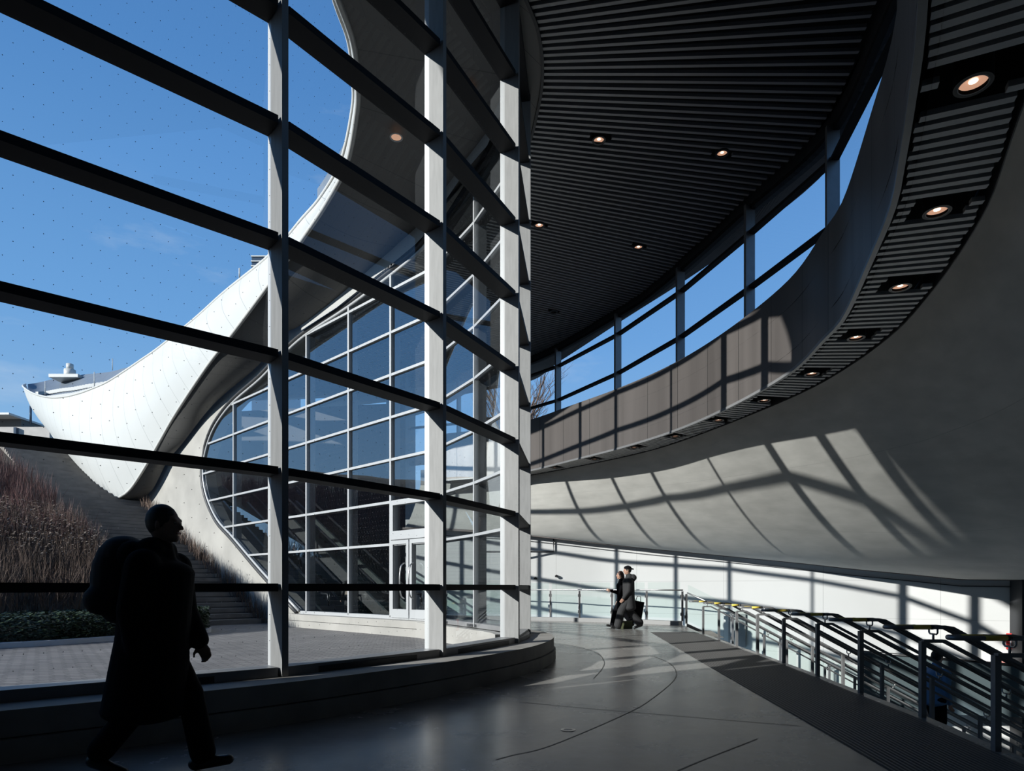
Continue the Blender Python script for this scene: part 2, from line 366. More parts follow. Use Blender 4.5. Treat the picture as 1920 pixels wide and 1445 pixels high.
sw = MB(); sw.strip([Vector((5.0, 17.25, 0)), Vector((13.6, 17.25, 0))], [-.25, -4.8], [-.02, -4.6], .15)
sw.build('trim_1', M['curb']); tag(bpy.data.objects['trim_1'], 'sloping stringer at the far side of the stairs', 'trim', kind='structure')

# ------------------------------------------------------------------ back wall and plaster hull above it
WALL = [(-4.2, 25.2), (-2.5, 24.9), (.3, 24.2), (2, 23.7), (3.6, 23.2), (5.5, 22.15), (7.4, 21.05), (9.2, 19.8), (11.1, 18.7), (12.8, 17.8), (14.0, 17.2)]
WALL = resample(smooth([Vector((x, y, 0)) for x, y in WALL]), .4)
def lipz(p):
    px = 960+F*p.x/p.y; return EYE+interp([(800, 2.25), (975, 1.96), (1220, 1.32), (1400, .93), (1600, .53), (1800, .21), (1900, .19)], px)
wb = MB(); sw_ = cum(WALL)
wb.grid([[(p.x, p.y, -5), (p.x, p.y, lipz(p)+.4)] for p in WALL], [[(s_, -5), (s_, lipz(p)+.4)] for p, s_ in zip(WALL, sw_)])
wo = wb.build('wall_back', M['whitewall'], fix=False); tag(wo, 'curved white panelled wall beyond the railing, striped by shadows', 'wall', kind='structure')
tr_ = MB(); WI = offset(WALL, .02)
tr_.strip(WI, [lipz(p)-.20 for p in WALL], [lipz(p)-.175 for p in WALL], .02)
tag(tr_.build('trim_2', M['trim']), 'thin dark trim line running along the top of the white wall', 'trim', kind='structure')
LIP = offset(WALL, .34)
LIPP = [Vector((p.x, p.y, lipz(p))) for p in LIP]
LIPP += [Vector(q) for q in ((14.6, 14.5, EYE+.19), (14.2, 11, EYE+.19), (12.8, 7.5, EYE+.19), (10.5, 4.2, EYE+.19), (7.8, 1.2, EYE+.19), (4.5, -1.4, EYE+.19), (1.5, -3, EYE+.19), (-3, -4, EYE+.19))]
TOPP = [Vector((p.x, p.y, ZS)) for p in OUTER]
# pair the two curves by hand-picked matches (px on the top edge -> px on the lip)
def at_len(P, s, d):
    j = 0
    while j < len(s)-2 and s[j+1] < d: j += 1
    return P[j].lerp(P[j+1], (d-s[j])/(s[j+1]-s[j]))
TS, LS = cum(TOPP), cum(LIPP)
def near_px(P, S, px):
    best = min(range(len(P)), key=lambda i: abs(960+F*P[i].x/max(P[i].y, .1)-px) if P[i].y > 4 else 1e9); return S[best]
pairs = [(0, 0)]+[(near_px(TOPP, TS, a), near_px(LIPP, LS, b_)) for a, b_ in ((975, 990), (1118, 1150), (1232, 1330), (1342, 1500), (1491, 1700), (1587, 1850))]+[(TS[-1], LS[-1])]
# extra matches beyond the frame
k1 = pairs[-2]; pairs.insert(-1, (near_px(TOPP, TS, 1853), LS[-7])); pairs.insert(-1, (TS[-1]*.86, LS[-4]))
hb = MB(); rows = []; uvr = []; n_ = 120
for i in range(n_+1):
    a = TS[-1]*i/n_; b_ = interp(pairs, a); T_ = at_len(TOPP, TS, a); L_ = at_len(LIPP, LS, min(b_, LS[-1]-1e-4)); r = []; ur = []
    for j in range(25):
        q = j/24; h = 1-(1-q)**1.6; r.append((lerp(T_.x, L_.x, q), lerp(T_.y, L_.y, q), lerp(T_.z, L_.z, h))); ur.append((a, q*6))
    rows.append(r); uvr.append(ur)
hb.grid(rows, uvr)
lines_on(M['hull'], 1, 2.0, .012, (.36, .35, .33), .7)
hu = hb.build('wall_right', M['hull'], fix=False, smooth_all=True); tag(hu, 'curved grey plaster bowl wall swelling over the stairs', 'wall', kind='structure')
lp = MB(); LL = [Vector((p.x, p.y, 0)) for p in LIPP]
lp.strip(LL, [p.z-.02 for p in LIPP], [p.z+.06 for p in LIPP], -.30)
tag(lp.build('trim_3', M['lip']), 'brown metal lip along the lower edge of the plaster bowl', 'trim', kind='structure')
# walls that close the hall to the right and behind
cl = MB().strip([Vector(p) for p in ((14.0, 17.2, 0), (16.2, 17.0, 0), (16.2, -3, 0), (9, -4, 0), (-9, -4, 0), (-9, .8, 0))], -5, 10.4)
tag(cl.build('wall_behind', M['darkwall'], fix=False), 'dark wall closing the hall beyond the stairs', 'wall', kind='structure')
pl = MB().box(13.55, 17.0, -4.8, 14.1, 17.5, EYE+.22); tag(pl.build('wall_pier', M['trim']), 'black pier at the right end of the white wall', 'pier', kind='structure')

# ------------------------------------------------------------------ fascia band, soffit, clerestory
FT = EYE+5.72; su = cum(INNER)
fb = MB(); fb.grid([[(p.x, p.y, ZS), (p.x, p.y, FT)] for p in INNER], [[(s_, 0), (s_, 1)] for s_ in su])
IN2 = offset(INNER, -.14)
fb.grid([[(p.x, p.y, FT), (q.x, q.y, FT)] for p, q in zip(INNER, IN2)]).grid([[(q.x, q.y, FT), (q.x, q.y, ZS)] for q in IN2])
fa = fb.build('fascia_band', M['fascia'], fix=False); tag(fa, 'brown metal panelled parapet band curving above the slatted soffit', 'parapet', kind='structure')
lip2 = MB(); lip2.strip(offset(INNER, .02), ZS-.045, ZS+.01, -.06); lip2.build('edge_trim', M['steel_dark'], fa)
TRIMO = offset(OUTER, 0.0); MB().strip(TRIMO, ZS-.01, ZS+.5, -.05).build('edge_trim', M['trim'], fa)
# ledge behind the band, and void above the slats
CL = offset(CEILR, -.25)
def ring(a, b_, z, flip=False):
    m_ = MB(); A_, B_ = resample(a, .5), resample(b_, .5); n = 160
    SA, SB = cum(A_), cum(B_)
    m_.grid([[tuple(at_len(A_, SA, SA[-1]*i/n*.9999)[:2])+(z,), tuple(at_len(B_, SB, SB[-1]*i/n*.9999)[:2])+(z,)] for i in range(n+1)]); return m_
tag(ring(INNER, [p for p in CEILR if p.y < 28], ZS+1.2).build('ledge', M['darkwall'], fix=False), 'dark ledge behind the brown parapet band', 'ledge', kind='structure')
tag(ring(INNER, OUTER, ZS+.35).build('ceiling_void', M['black'], fix=False), 'black void above the slats of the curved soffit', 'ceiling', kind='structure')

def px_of(p, H): return (960+F*p.x/p.y, 1100-F*H/p.y)
SL = [sp([(px, py)], 4.0)[0] for px, py in ((1825, 155), (1757, 395), (1688, 537), (1605, 632), (1522, 700), (1433, 750), (1347, 787), (1266, 817), (1189, 838), (1115, 860), (1040, 876))]
CLT = [sp([(px, py)], 8.8)[0] for px, py in ((1123, 262), (1354, 287), (1011, 422), (1197, 463), (1038, 584))]
def inside(p, poly):
    r = False; j = len(poly)-1
    for i in range(len(poly)):
        a, b_ = poly[i], poly[j]
        if (a[1] > p[1]) != (b_[1] > p[1]) and p[0] < (b_[0]-a[0])*(p[1]-a[1])/(b_[1]-a[1])+a[0]: r = not r
        j = i
    return r
def slats(poly, spots, tab, x0, ys, z, w_, h, hole, span):
    m_ = MB(); y = ys[0]
    while y < ys[1]:
        a = math.radians(interp(tab, y)); d = Vector((math.cos(a), math.sin(a), 0)); n = Vector((-d.y, d.x, 0)); o = Vector((x0, y, 0)); on = None; t = -span[0]
        while t < span[1]:
            p = o+d*t; k = inside((p.x, p.y), poly) and not any(abs((p-s_).dot(n)) < hole[1] and abs((p-s_).dot(d)) < hole[0] for s_ in spots)
            if k and on is None: on = t
            if (not k) and on is not None:
                if t-on > .1: m_.beam(o+d*on+Vector((0, 0, z)), o+d*t+Vector((0, 0, z)), n, -w_/2, w_/2, (0, 0, 1), 0, h)
                on = None
            t += .04
        if on is not None: m_.beam(o+d*on+Vector((0, 0, z)), o+d*t+Vector((0, 0, z)), n, -w_/2, w_/2, (0, 0, 1), 0, h)
        y += .158
    return m_
soff = [(p.x, p.y) for p in offset(INNER, -.06)]+[(p.x, p.y) for p in reversed(offset(OUTER, .07))]
sm_ = slats(soff, SL, [(2, -30), (4.8, -21), (9.8, -6), (11.4, 0), (13.1, 8), (15, 18), (17.8, 34), (20.9, 42), (25, 45)], 5.2, (-1, 30), ZS+.005, .072, .05, (.27, .24), (6.5, 2.2))
tag(sm_.build('ceiling_soffit', mat('soffit_slats', (.40, .39, .38), .4, .2), fix=False), 'curved soffit of dark metal slats under the brown band', 'slatted soffit', kind='structure')
cin = [(p.x, p.y) for p in offset(GLS, .5) if p.y > 2]+[tuple((F0+FD*s_+FN*.6)[:2]) for s_ in (1, 6, 14)]
# the smooth rounded cut-out round the nose
LEFT = smooth([Vector((x, y, 0)) for x, y in ((-9, 1.4), (-5.0, 3.4), (-2.2, 5.6), (-.7, 7.6), (.19, 9.6), (.41, 10.24), (.50, 10.98), (.45, 11.8), (.22, 13), (-.6, 14.9), (-1.6, 16.3))], 6)
cp = [(p.x, p.y) for p in LEFT]+[tuple((F0+FD*s_+FN*.6)[:2]) for s_ in (3, 8, 14)]+[(p.x, p.y) for p in offset(CEILR, .12) if p.y < 29.4]
cp2 = [(x, y) for x, y in cp]
cs = slats(cp2, CLT, [(2, -42), (6, -28), (9.7, -9), (11, 0), (13.9, 13), (16, 20.5), (20.7, 27), (26, 30), (32, 32)], 2.0, (-1, 33), ZC+.01, .058, .06, (.22, .08), (15, 6))
ce = cs.build('ceiling', M['slat'], fix=False); tag(ce, 'main ceiling of parallel dark metal slats fanning over the hall', 'slatted ceiling', kind='structure')
vo = MB().poly([(-14, 32), (-22, 34), (-12, 29.9)]+[(p.x, p.y) for p in CEILR if 2 < p.y < 29]+[(3, -4.2), (-9.2, -4.2), (-9.2, 1)]+[(p.x, p.y) for p in LEFT][1:]+[tuple((F0+FD*s_+FN*.3)[:2]) for s_ in (3, 8, 16)], ZC+.34)
tag(vo.build('ceiling_upper', M['black'], fix=False), 'black space above the main ceiling slats', 'ceiling', kind='structure')
cbd = MB(); NG = resample(offset(GLS, .0), .3); NL = resample(LEFT, .3); sa, sb_ = cum(NG), cum(NL)
cbd.grid([[tuple(at_len(NG, sa, sa[-1]*(.999*i/80))[:2])+(ZC,), tuple(at_len(NL, sb_, sb_[-1]*(.999*i/80))[:2])+(ZC,)] for i in range(81)], [[(1.2*.25*i, 0), (1.2*.25*i, 1)] for i in range(81)])
tag(cbd.build('ceiling_border', lines_on(mat('grey_border_panels', (.16, .157, .15), .5), 0, 1.2, .016, (.02, .02, .02)), fix=False), 'grey panelled border of the ceiling between the glass and the slats', 'ceiling border', kind='structure')
le = MB().strip(LEFT, ZC-.03, ZC+.34, .05); tag(le.build('trim_4', M['trim']), 'black rim between the grey soffit and the slatted ceiling', 'trim', kind='structure')
bh = MB().strip(offset(CEILR, 0), ZC-.12, ZC+.34, -.35); tag(bh.build('trim_5', M['trim']), 'dark bulkhead along the outer edge of the slatted ceiling', 'trim', kind='structure')

def downlight(p, z, r, on, label, group):
    o = empty('downlight', (p.x, p.y, z)); tag(o, label, 'downlight', group)
    MB().tube([(0, 0, .0), (0, 0, .26)], r*1.18, 28, False).disc((0, 0, .26), r*1.18, 28).disc((0, 0, 0), r*1.18, 28, r2=r*.93).build('housing', M['housing'], o, fix=False)
    MB().disc((0, 0, 0.0), r*.96, 28, r2=r*.86).build('trim_ring', M['steel_dark'], o, fix=False)
    MB().disc((0, 0, .035), r*.9, 28).build('lens', M['lens'] if on else M['lensoff'], o, fix=False)
    if on: MB().disc((0, 0, .03), r*.28, 16).build('bulb', M['bulb'], o, fix=False)
    return o
ordw = ['first', 'second', 'third', 'fourth', 'fifth', 'sixth', 'seventh', 'eighth', 'ninth', 'tenth', 'last and faintest']
for i, p in enumerate(SL): downlight(p, ZS-.02, .115, True, f'warm downlight in the narrow curved soffit, {ordw[i]} from the top right corner', 'downlights in the curved soffit')
cw = ['lit downlight in the main slatted ceiling, beside the round grey cut-out', 'lit downlight in the main slatted ceiling, highest on the side of the clerestory',
      'lit downlight in the main slatted ceiling, close beside the light grey mullion', 'lit downlight low in the main slatted ceiling, above the middle clerestory pane', 'unlit grey round fitting in the main slatted ceiling, lowest of all']
for i, p in enumerate(CLT): downlight(p, ZC-.02, .115, i != 4, cw[i], 'downlights in the main ceiling')

# clerestory windows
CLP = [p for p in resample(CEILR, .2) if p.y < 27.9]; CLG = offset(CLP, -.12); scl = cum(CLG)
def cl_at(px):
    i = min((i for i in range(len(CLG)) if CLG[i].y > 4.5), key=lambda i: abs(960+F*CLG[i].x/CLG[i].y-px)); return i
stops = sorted(set([cl_at(px) for px in (975-260, 975-110, 950, 1053, 1160, 1281, 1416, 1566, 1716)]+[len(CLG)-12]))
z0c, z1c = EYE+5.0, ZC-.1
for n, (a, b_) in enumerate(zip(stops, stops[1:])):
    o = empty('window_%d' % (n+3)); 
    tag(o, 'clerestory window bay with two dark cross rails, %s' % (['behind the glass corner', 'far beyond the corner mullion', 'showing a bare tree', 'second bay to the right of the bare tree', 'third bay, mostly blue sky', 'fourth bay, mostly blue sky', 'fifth bay with a slanting parapet corner', 'sixth bay, narrow and mostly dark', 'topmost bay', 'overhead bay'][min(n, 9)]), 'window', kind='structure')
    seg = CLG[a:b_+1]; g = MB(); g.strip([seg[0], seg[-1]], z0c, z1c); g.build('glass_pane', M['glass_plain'], o, fix=False)
    p, q = CLG[a], CLG[min(a+1, len(CLG)-1)]; t_ = (q-p).normalized(); nn = Vector((t_.y, -t_.x, 0))
    MB().beam((p.x, p.y, z0c), (p.x, p.y, z1c), nn, -.03, .21, t_, -.04, .04).build('mullion', M['bronzeblue'] if 'bronzeblue' in M else M['steel_dark'], o)
    for zz in (EYE+6.83, EYE+8.07):
        ch = (seg[-1]-seg[0]).normalized(); cn = Vector((ch.y, -ch.x, 0)); MB().beam((seg[0].x, seg[0].y, zz), (seg[-1].x, seg[-1].y, zz), cn, -.02, .13, (0, 0, 1), -.035, .035).build('cross_rail', M['bronze'], o)
    MB().strip(offset(seg, -.02), z1c-.1, z1c+.06, .12).build('head_rail', M['bronze'], o)
# roof edge overhanging outside the clerestory
OVP = resample(smooth([V3(-12, 33, 0), V3(-5, 30.5, 0)]+sp([(975, 725), (1046, 685), (1169, 606), (1290, 530), (1407, 448), (1553, 328), (1641, 168), (1676, 10)], 8.8)+[V3(6.3, 8, 0), V3(5.6, 5.2, 0), V3(4, 2.8, 0)]), .4)
ov = ring(CLG, OVP, ZC+.12); tag(ov.build('roof_overhang', mat('overhang_panels', (.30, .28, .26), .6), fix=False), 'grey roof overhang outside the clerestory windows', 'roof', kind='structure')

# ================================================================== CURTAIN WALL
ZB, ZT = .42, ZC
def wall_bays(root, pts, zb, zt, gm, lab=None, last=True):
    s0 = 0
    n = len(pts)
    for i in range(n):
        p = pts[i]; a = pts[max(0, i-1)]; b_ = pts[min(n-1, i+1)]; t_ = (b_-a).normalized(); nn = Vector((t_.y, -t_.x, 0))
        if i < n-1 or last:
            MB().beam((p.x, p.y, zb(i)-.06), (p.x, p.y, zt(i)), nn, .02, .235, t_, -.032, .032).build('mullion', M['silver'], root)
            MB().beam((p.x, p.y, zb(i)-.06), (p.x, p.y, zt(i)), nn, -.05, .02, t_, -.03, .03).build('mullion_cap', M['cap'], root)
    for i in range(n-1):
        p, q = pts[i], pts[i+1]; t_ = (q-p).normalized(); nn = Vector((t_.y, -t_.x, 0)); L = (q-p).length
        g = MB(); g.grid([[(p.x, p.y, zb(i)), (p.x, p.y, zt(i))], [(q.x, q.y, zb(i+1)), (q.x, q.y, zt(i+1))]], [[(s0, zb(i)), (s0, zt(i))], [(s0+L, zb(i+1)), (s0+L, zt(i+1))]])
        g.build('glass_pane', gm, root, fix=False); s0 += L
        p1, q1 = p+t_*.033, q-t_*.033
        k = 0
        while TR0+TRS*k < min(zt(i), zt(i+1))-.2:
            z = TR0+TRS*k-.005; d_ = Vector((0, 0, z))
            MB().beam(p1+d_, q1+d_, nn, .02, .21, (0, 0, 1), -.037, .037).build('transom', M['bronze'], root)
            MB().beam(p1+d_, q1+d_, nn, -.045, .02, (0, 0, 1), -.028, .028).build('transom_cap', M['bronze'] if gm is M['glass_near'] else M['cap'], root)
            k += 1
        d_ = Vector((0, 0, 0)); zz = zb(i)
        MB().beam(p1+Vector((0, 0, zb(i))), q1+Vector((0, 0, zb(i+1))), nn, -.04, .20, (0, 0, 1), -.06, .03).build('sill', M['steel_dark'], root)
        MB().beam(p1+Vector((0, 0, zt(i))), q1+Vector((0, 0, zt(i+1))), nn, -.04, .22, (0, 0, 1), -.12, .06).build('head_rail', M['bronze'], root)
w1 = empty('window_1'); tag(w1, 'tall curving glass curtain wall in front, light grey mullions and black cross rails', 'glass wall', kind='structure')
wall_bays(w1, NEAR[:8], lambda i: ZB, lambda i: ZT, M['glass_near'], last=True)
w2 = empty('window_2'); tag(w2, 'far glass curtain wall across the paved court, with a rounded end under the white shell', 'glass wall', kind='structure')
zt2 = [ZT, ZT-.15, EYE+8.35]
wall_bays(w2, NEAR[7:], lambda i: ZB, lambda i: zt2[i], M['glass_far'], last=False)
# straight far run, cut to the rounded outline
Gpx = [(820, 442), (783, 477), (735, 516), (654.5, 576), (574, 629), (530, 668), (490, 710), (444.6, 748.6), (418.7, 777.7), (399, 810), (386, 850), (382, 890), (389.7, 932), (409, 974), (438, 1006.6), (493, 1071), (562.5, 1145)]
G = [fw(*p) for p in Gpx]; G[0] = (0.0, EYE+8.35)
gi = 11; up_ = [g for g in G[:gi+1]]; lo_ = sorted(G[gi:], key=lambda g: g[0])
def ztop(s_): return interp(sorted(up_), s_)
def zlow(s_): return max(ZB, interp(lo_, s_)) if s_ > lo_[0][0] else ZB
SMAX = max(g[0] for g in G)
def fp(s_, z, n=0): v = F0+FD*s_+FN*n; return Vector((v.x, v.y, z))
def fs(px): return fw(px, 1100)[0]
ST = [0]+[fs(x) for x in (735, 656, 577, 509, 440)]+[SMAX]
s_off = 6
for i in range(len(ST)-1):
    a, b_ = ST[i], ST[i+1]; ss = [lerp(a, b_, k/10) for k in range(11)]
    g = MB(); g.grid([[fp(s_, zlow(s_)), fp(s_, max(ztop(s_), zlow(s_)+.001))] for s_ in ss], [[(s_, zlow(s_)), (s_, ztop(s_))] for s_ in ss]); g.build('glass_pane', M['glass_far'], w2, fix=False)
    if i < len(ST)-1:
        MB().beam(fp(a, zlow(a)), fp(a, ztop(a)), FN, .02, .235, FD, -.03, .03).build('mullion', M['silver'], w2)
        MB().beam(fp(a, zlow(a)), fp(a, ztop(a)), FN, -.06, .02, FD, -.035, .035).build('mullion_cap', M['cap'], w2)
    k = 0
    while TR0+TRS*k < 9.4:
        z = TR0+TRS*k; ok = [s_ for s_ in [lerp(a, b_, q/60) for q in range(61)] if zlow(s_) < z < ztop(s_)]
        if len(ok) > 2:
            MB().beam(fp(ok[0]+.03, z), fp(ok[-1]-.02, z), FN, -.055, .02, (0, 0, 1), -.033, .033).build('transom_cap', M['cap'], w2)
            MB().beam(fp(ok[0]+.03, z), fp(ok[-1]-.02, z), FN, .02, .2, (0, 0, 1), -.035, .035).build('transom', M['bronze'], w2)
        k += 1
out3 = smooth([fp(s_, z, -.03) for s_, z in G], 4)
fr_ = MB().tube(out3, .045, 6); fr_.build('curved_frame', M['cap'], w2)
MB().tube([p+(Vector((F0.x, F0.y, 0))-Vector((p.x, p.y, 0))).normalized()*(-.12)+Vector((0, 0, .1 if i < 40 else -.06)) for i, p in enumerate(out3)], .07, 6).build('outer_frame', M['trim'], w2)
MB().beam(fp(0, ZB), fp(fs(566), ZB), FN, -.06, .2, (0, 0, 1), -.07, .05).build('sill', M['cap'], w2)
# glass doors in the far wall
dr = empty('door_1'); tag(dr, 'double glass entrance door in the far glass wall with pale grey frame', 'door', kind='structure')
def dframe(a, b_, z0, z1, parent, name):
    m_ = MB(); w_ = .09
    m_.beam(fp(a, z0), fp(a, z1), FN, -.09, .05, FD, 0, w_).beam(fp(b_, z0), fp(b_, z1), FN, -.09, .05, FD, -w_, 0)
    m_.beam(fp(a+w_, z1), fp(b_-w_, z1), FN, -.09, .05, (0, 0, 1), -.1, 0).beam(fp(a+w_, z0), fp(b_-w_, z0), FN, -.09, .05, (0, 0, 1), 0, .22)
    return m_.build(name, M['cap'], parent)
dm = (ST[0]+ST[1])/2
for a, b_ in ((ST[0]+.06, dm-.02), (dm+.02, ST[1]-.06)):
    lf_ = dframe(a, b_, ZB, 2.38, dr, 'door_leaf'); c_ = a+.16 if a > dm else b_-.16
    MB().tube(smooth([fp(c_, .9, -.09), fp(c_, 1.0, -.2), fp(c_, 1.35, -.24), fp(c_, 1.7, -.2), fp(c_, 1.8, -.09)], 5), .018, 8).build('handle', M['steel'], lf_)
dframe(ST[0]+.06, ST[1]-.06, 2.40, 3.38, dr, 'overlight')

# kerbs
cr_ = resample(GLS, .3)
def kerb(path, w_, z0, z1, name, mt, parent=None):
    a = path; b_ = offset(path, w_); m_ = MB(); n = len(a)
    m_.grid([[(q.x, q.y, z0), (q.x, q.y, z1), (p.x, p.y, z1), (p.x, p.y, z0)] for p, q in zip(a, b_)]); m_.sm = []
    return m_.build(name, mt, parent, fix=False)
kb = empty('kerb'); tag(kb, 'two course concrete kerb under the glass wall, rounding the nose', 'kerb', kind='structure')
kerb(offset(cr_, -.22), .83, 0, .165, 'lower_course', M['curb'], kb); kerb(offset(cr_, -.22), .80, .175, .36, 'upper_course', M['curb'], kb)
kerb(offset(cr_, -.20), .76, .1, .2, 'joint', M['trim'], kb)
kerb(offset(cr_, -.05), .22, .34, .42, 'upstand', M['trim'], kb)
fk = MB(); fk.beam(fp(-.3, 0), fp(fs(560), 0), FN, -.42, .3, (0, 0, 1), 0, .19).beam(fp(-.3, 0), fp(fs(560), 0), FN, -.36, .3, (0, 0, 1), .2, .38)
fk.build('outer_kerb', M['concrete_wall'], kb)
nk = [p for p in cr_ if p.y > 11.2]; kerb(offset(nk, -.42), .3, 0, .36, 'outer_kerb', M['concrete_wall'], kb)

# ================================================================== OUTSIDE
pz = [(p.x, p.y) for p in GLS]+[tuple(fp(s_, 0)[:2]) for s_ in (5, 10, 22, 60)]+[(-90, 40), (-90, -40), (-9, -40), (-9, .6)]
tag(MB().poly(pz, .0).build('ground', M['paver'], fix=False), 'grey brick paving of the outdoor court', 'paving', kind='structure')
# concrete side wall around the rounded glass
Cpx = [(574, 612), (530, 635), (493, 687), (408, 760), (321, 867), (292, 920), (263, 943)]
CE = [(a+.05, b_+.30) for a, b_ in (fw(*p) for p in Cpx)]
Epx = [(267, 975), (290, 990), (390, 1060), (457, 1140), (493, 1185), (577, 1178)]
EE = [(s_, z-.3) for s_, z in (fw(*p) for p in Epx)]
GG = [g for g in G if g[0] >= fw(574, 629)[0]-.01]
pol = CE+EE+[fw(572, 1150)]+list(reversed(GG)); pol = [(a, b_) for a, b_ in pol]
tl = tessellate_polygon([[Vector((a, b_, 0)) for a, b_ in pol]]); cw_ = MB()
for nn in (0, .45):
    b0 = len(cw_.v); cw_.v += [tuple(fp(a, b_, nn)) for a, b_ in pol]; cw_.f += [tuple(b0+i for i in t_) for t_ in tl]
n = len(pol)
for i in range(n): j = (i+1) % n; cw_.f.append((i, j, n+j, n+i))
tag(cw_.build('wall_outer', M['concrete_wall'], fix=False), 'pale board-marked concrete wall around the rounded end of the far glass', 'wall', kind='structure')
# wall strip above far glass head and pale edge beam
hd = MB()
for a, b_ in (((929, 225), (927, 262)), ((873, 332), (880, 352)), ((825, 401), (825, 425)), ((787, 436), (787, 462)), ((714, 498), (714, 520)), ((640, 560), (640, 578)), ((574, 612), (574, 624))): pass
hp = [((825, 398), (825, 425)), ((787, 434), (787, 464)), ((750, 467), (750, 494)), ((714, 498), (714, 522)), ((640, 562), (640, 580)), ((574, 612), (574, 622))]
hd.grid([[fp(*fw(*a), -.16), fp(*fw(*b_), -.16)] for a, b_ in hp]+[])
nose = [(Vector((.02, 11.4)), 8.9, 8.6), (Vector((-.32, 12.4)), 8.85, 8.55), (Vector((-.78, 13.2)), 8.9, 8.6), (Vector((-1.35, 14.3)), 8.9, 8.6)]
hd2 = MB(); hd2.grid([[(p.x-.16, p.y, EYE+a), (p.x-.16, p.y, EYE+b_)] for p, a, b_ in nose]+[[fp(*fw(*a), -.16), fp(*fw(*b_), -.16)] for a, b_ in hp[:1]])
eb = hd.build('edge_beam', M['soffit_white'], fix=False); tag(eb, 'pale edge beam along the head of the far glass', 'beam', kind='structure')
hd2.build('nose_section', M['soffit_white'], eb, fix=False)
# canopy: rim band (A top edge, B lower edge) and soffit (B to C)
ZR = EYE+9.0
S = []   # (A, B, C)
def lvl(px, py, H): return wp(px, py, H*F/(1100-py))
V3 = lambda x, y, z: Vector((x, y, z))
for x, y, c in ((-9.35, 1.85, (-8.6, .95)), (-7.8, 3.15, (-7.0, 2.25)), (-6.25, 4.45, (-5.5, 3.5)), (-4.7, 5.75, (-3.9, 4.8)), (-3.45, 7.0, (-2.3, 6.2)), (-2.8, 8.4, (-1.1, 8.0))):
    S.append((V3(x, y, ZR+.25), V3(x, y, ZR), V3(*c, ZC+.1)))
for a, b_, c in (((628, 0), (634, 0), V3(-.2, 9.8, ZC+.1)), ((655, 78), (662, 80), V3(.0, 11.0, ZC+.1)), ((663, 150), (670, 151), V3(-.1, 12.0, ZC+.05)), ((662, 205), (669, 209), V3(-.5, 13.0, ZC))):
    S.append((lvl(*a, 9.2), lvl(*b_, 9.0), c))
def cf(px, py): return fp(*fw(px, py), -.16)
S.append((lvl(640, 302, 9.12), lvl(650, 308, 8.95), cf(825, 398)))
S.append((lvl(601, 370, 9.15), lvl(614, 378, 8.9), cf(787, 434)))
S.append((wp(565, 412, 16.2), lvl(575, 437, 8.8), cf(714, 498)))
S.append((wp(533, 450, 17.4), lvl(532, 496, 8.65), cf(640, 562)))
S.append((wp(490, 492, 18.9), lvl(493, 549, 8.4), cf(574, 612)))
S.append((wp(420, 548, 21.6), lvl(440, 620, 8.0), cf(530, 635)))
S.append((wp(363, 599, 23.6), lvl(388, 687, 7.5), cf(493, 687)))
S.append((wp(297.5, 651.7, 26.2), wp(330, 774, 24.6), cf(408, 760)))
S.append((wp(264, 675, 27.3), wp(300, 826, 26.0), cf(350, 832)))
S.append((wp(233, 696, 28.2), wp(266, 885, 27.2), cf(321, 867)))
S.append((wp(201, 716, 29), wp(240, 921, 28.2), cf(292, 920)))
S.append((wp(175, 727.5, 29.6), wp(213, 935, 29.0), cf(263, 943)))
S.append((wp(149, 737, 30.2), wp(193, 928, 29.8), fp(*fw(250, 950), .8)))
S.append((wp(124, 743, 30.8), wp(176, 909, 30.6), fp(*fw(246, 940), 1.8)))
S.append((wp(100, 745, 31.5), wp(158, 889, 31.6), fp(*fw(243, 920), 2.6)))
S.append((wp(78, 742, 32.4), wp(140, 867, 33), fp(*fw(240, 900), 3.4)))
S.append((wp(58, 735, 33.6), wp(118, 839, 34.6), fp(*fw(238, 880), 4.2)))
S.append((wp(43, 724, 35.2), wp(95, 808, 36.5), fp(*fw(236, 860), 5.0)))
S.append((wp(48, 720, 38), wp(110, 800, 39), fp(*fw(236, 850), 6.5)))
AC, BC, CC = (smooth([s_[i] for s_ in S], 6) for i in range(3))
sB = cum(BC)
sh = empty('roof_shell'); tag(sh, 'white panelled roof shell sweeping down to a rounded tongue on the steps', 'roof', kind='structure')
rows = []; uvs = []
for i, (a, b_) in enumerate(zip(AC, BC)):
    wd = (a-b_).length; bul = Vector((-.6, -.75, -.1)).normalized()*min(.5, wd*.09)
    rows.append([a.lerp(b_, t_/8)+bul*math.sin(math.pi*t_/8) for t_ in range(9)]); uvs.append([(sB[i], t_) for t_ in range(9)])
MB().grid(rows, uvs).build('rim_band', M['white_panel'], sh, fix=False, smooth_all=True)
rows = []; uvs = []
for i, (b_, c) in enumerate(zip(BC, CC)):
    rows.append([b_.lerp(c, t_/8)+Vector((0, 0, -.25*math.sin(math.pi*t_/8)*min(1, (b_-c).length/4)*(1 if i > 60 else 0))) for t_ in range(9)]); uvs.append([(sB[i], (b_-c).length*t_/8) for t_ in range(9)])
MB().grid(rows, uvs).build('shell_soffit', M['soffit'], sh, fix=False, smooth_all=True)
MB().tube(BC[:-6], .055, 8).build('rim_edge', M['rim'], sh)
MB().tube(AC, .05, 6).build('top_edge', M['rim'], sh)
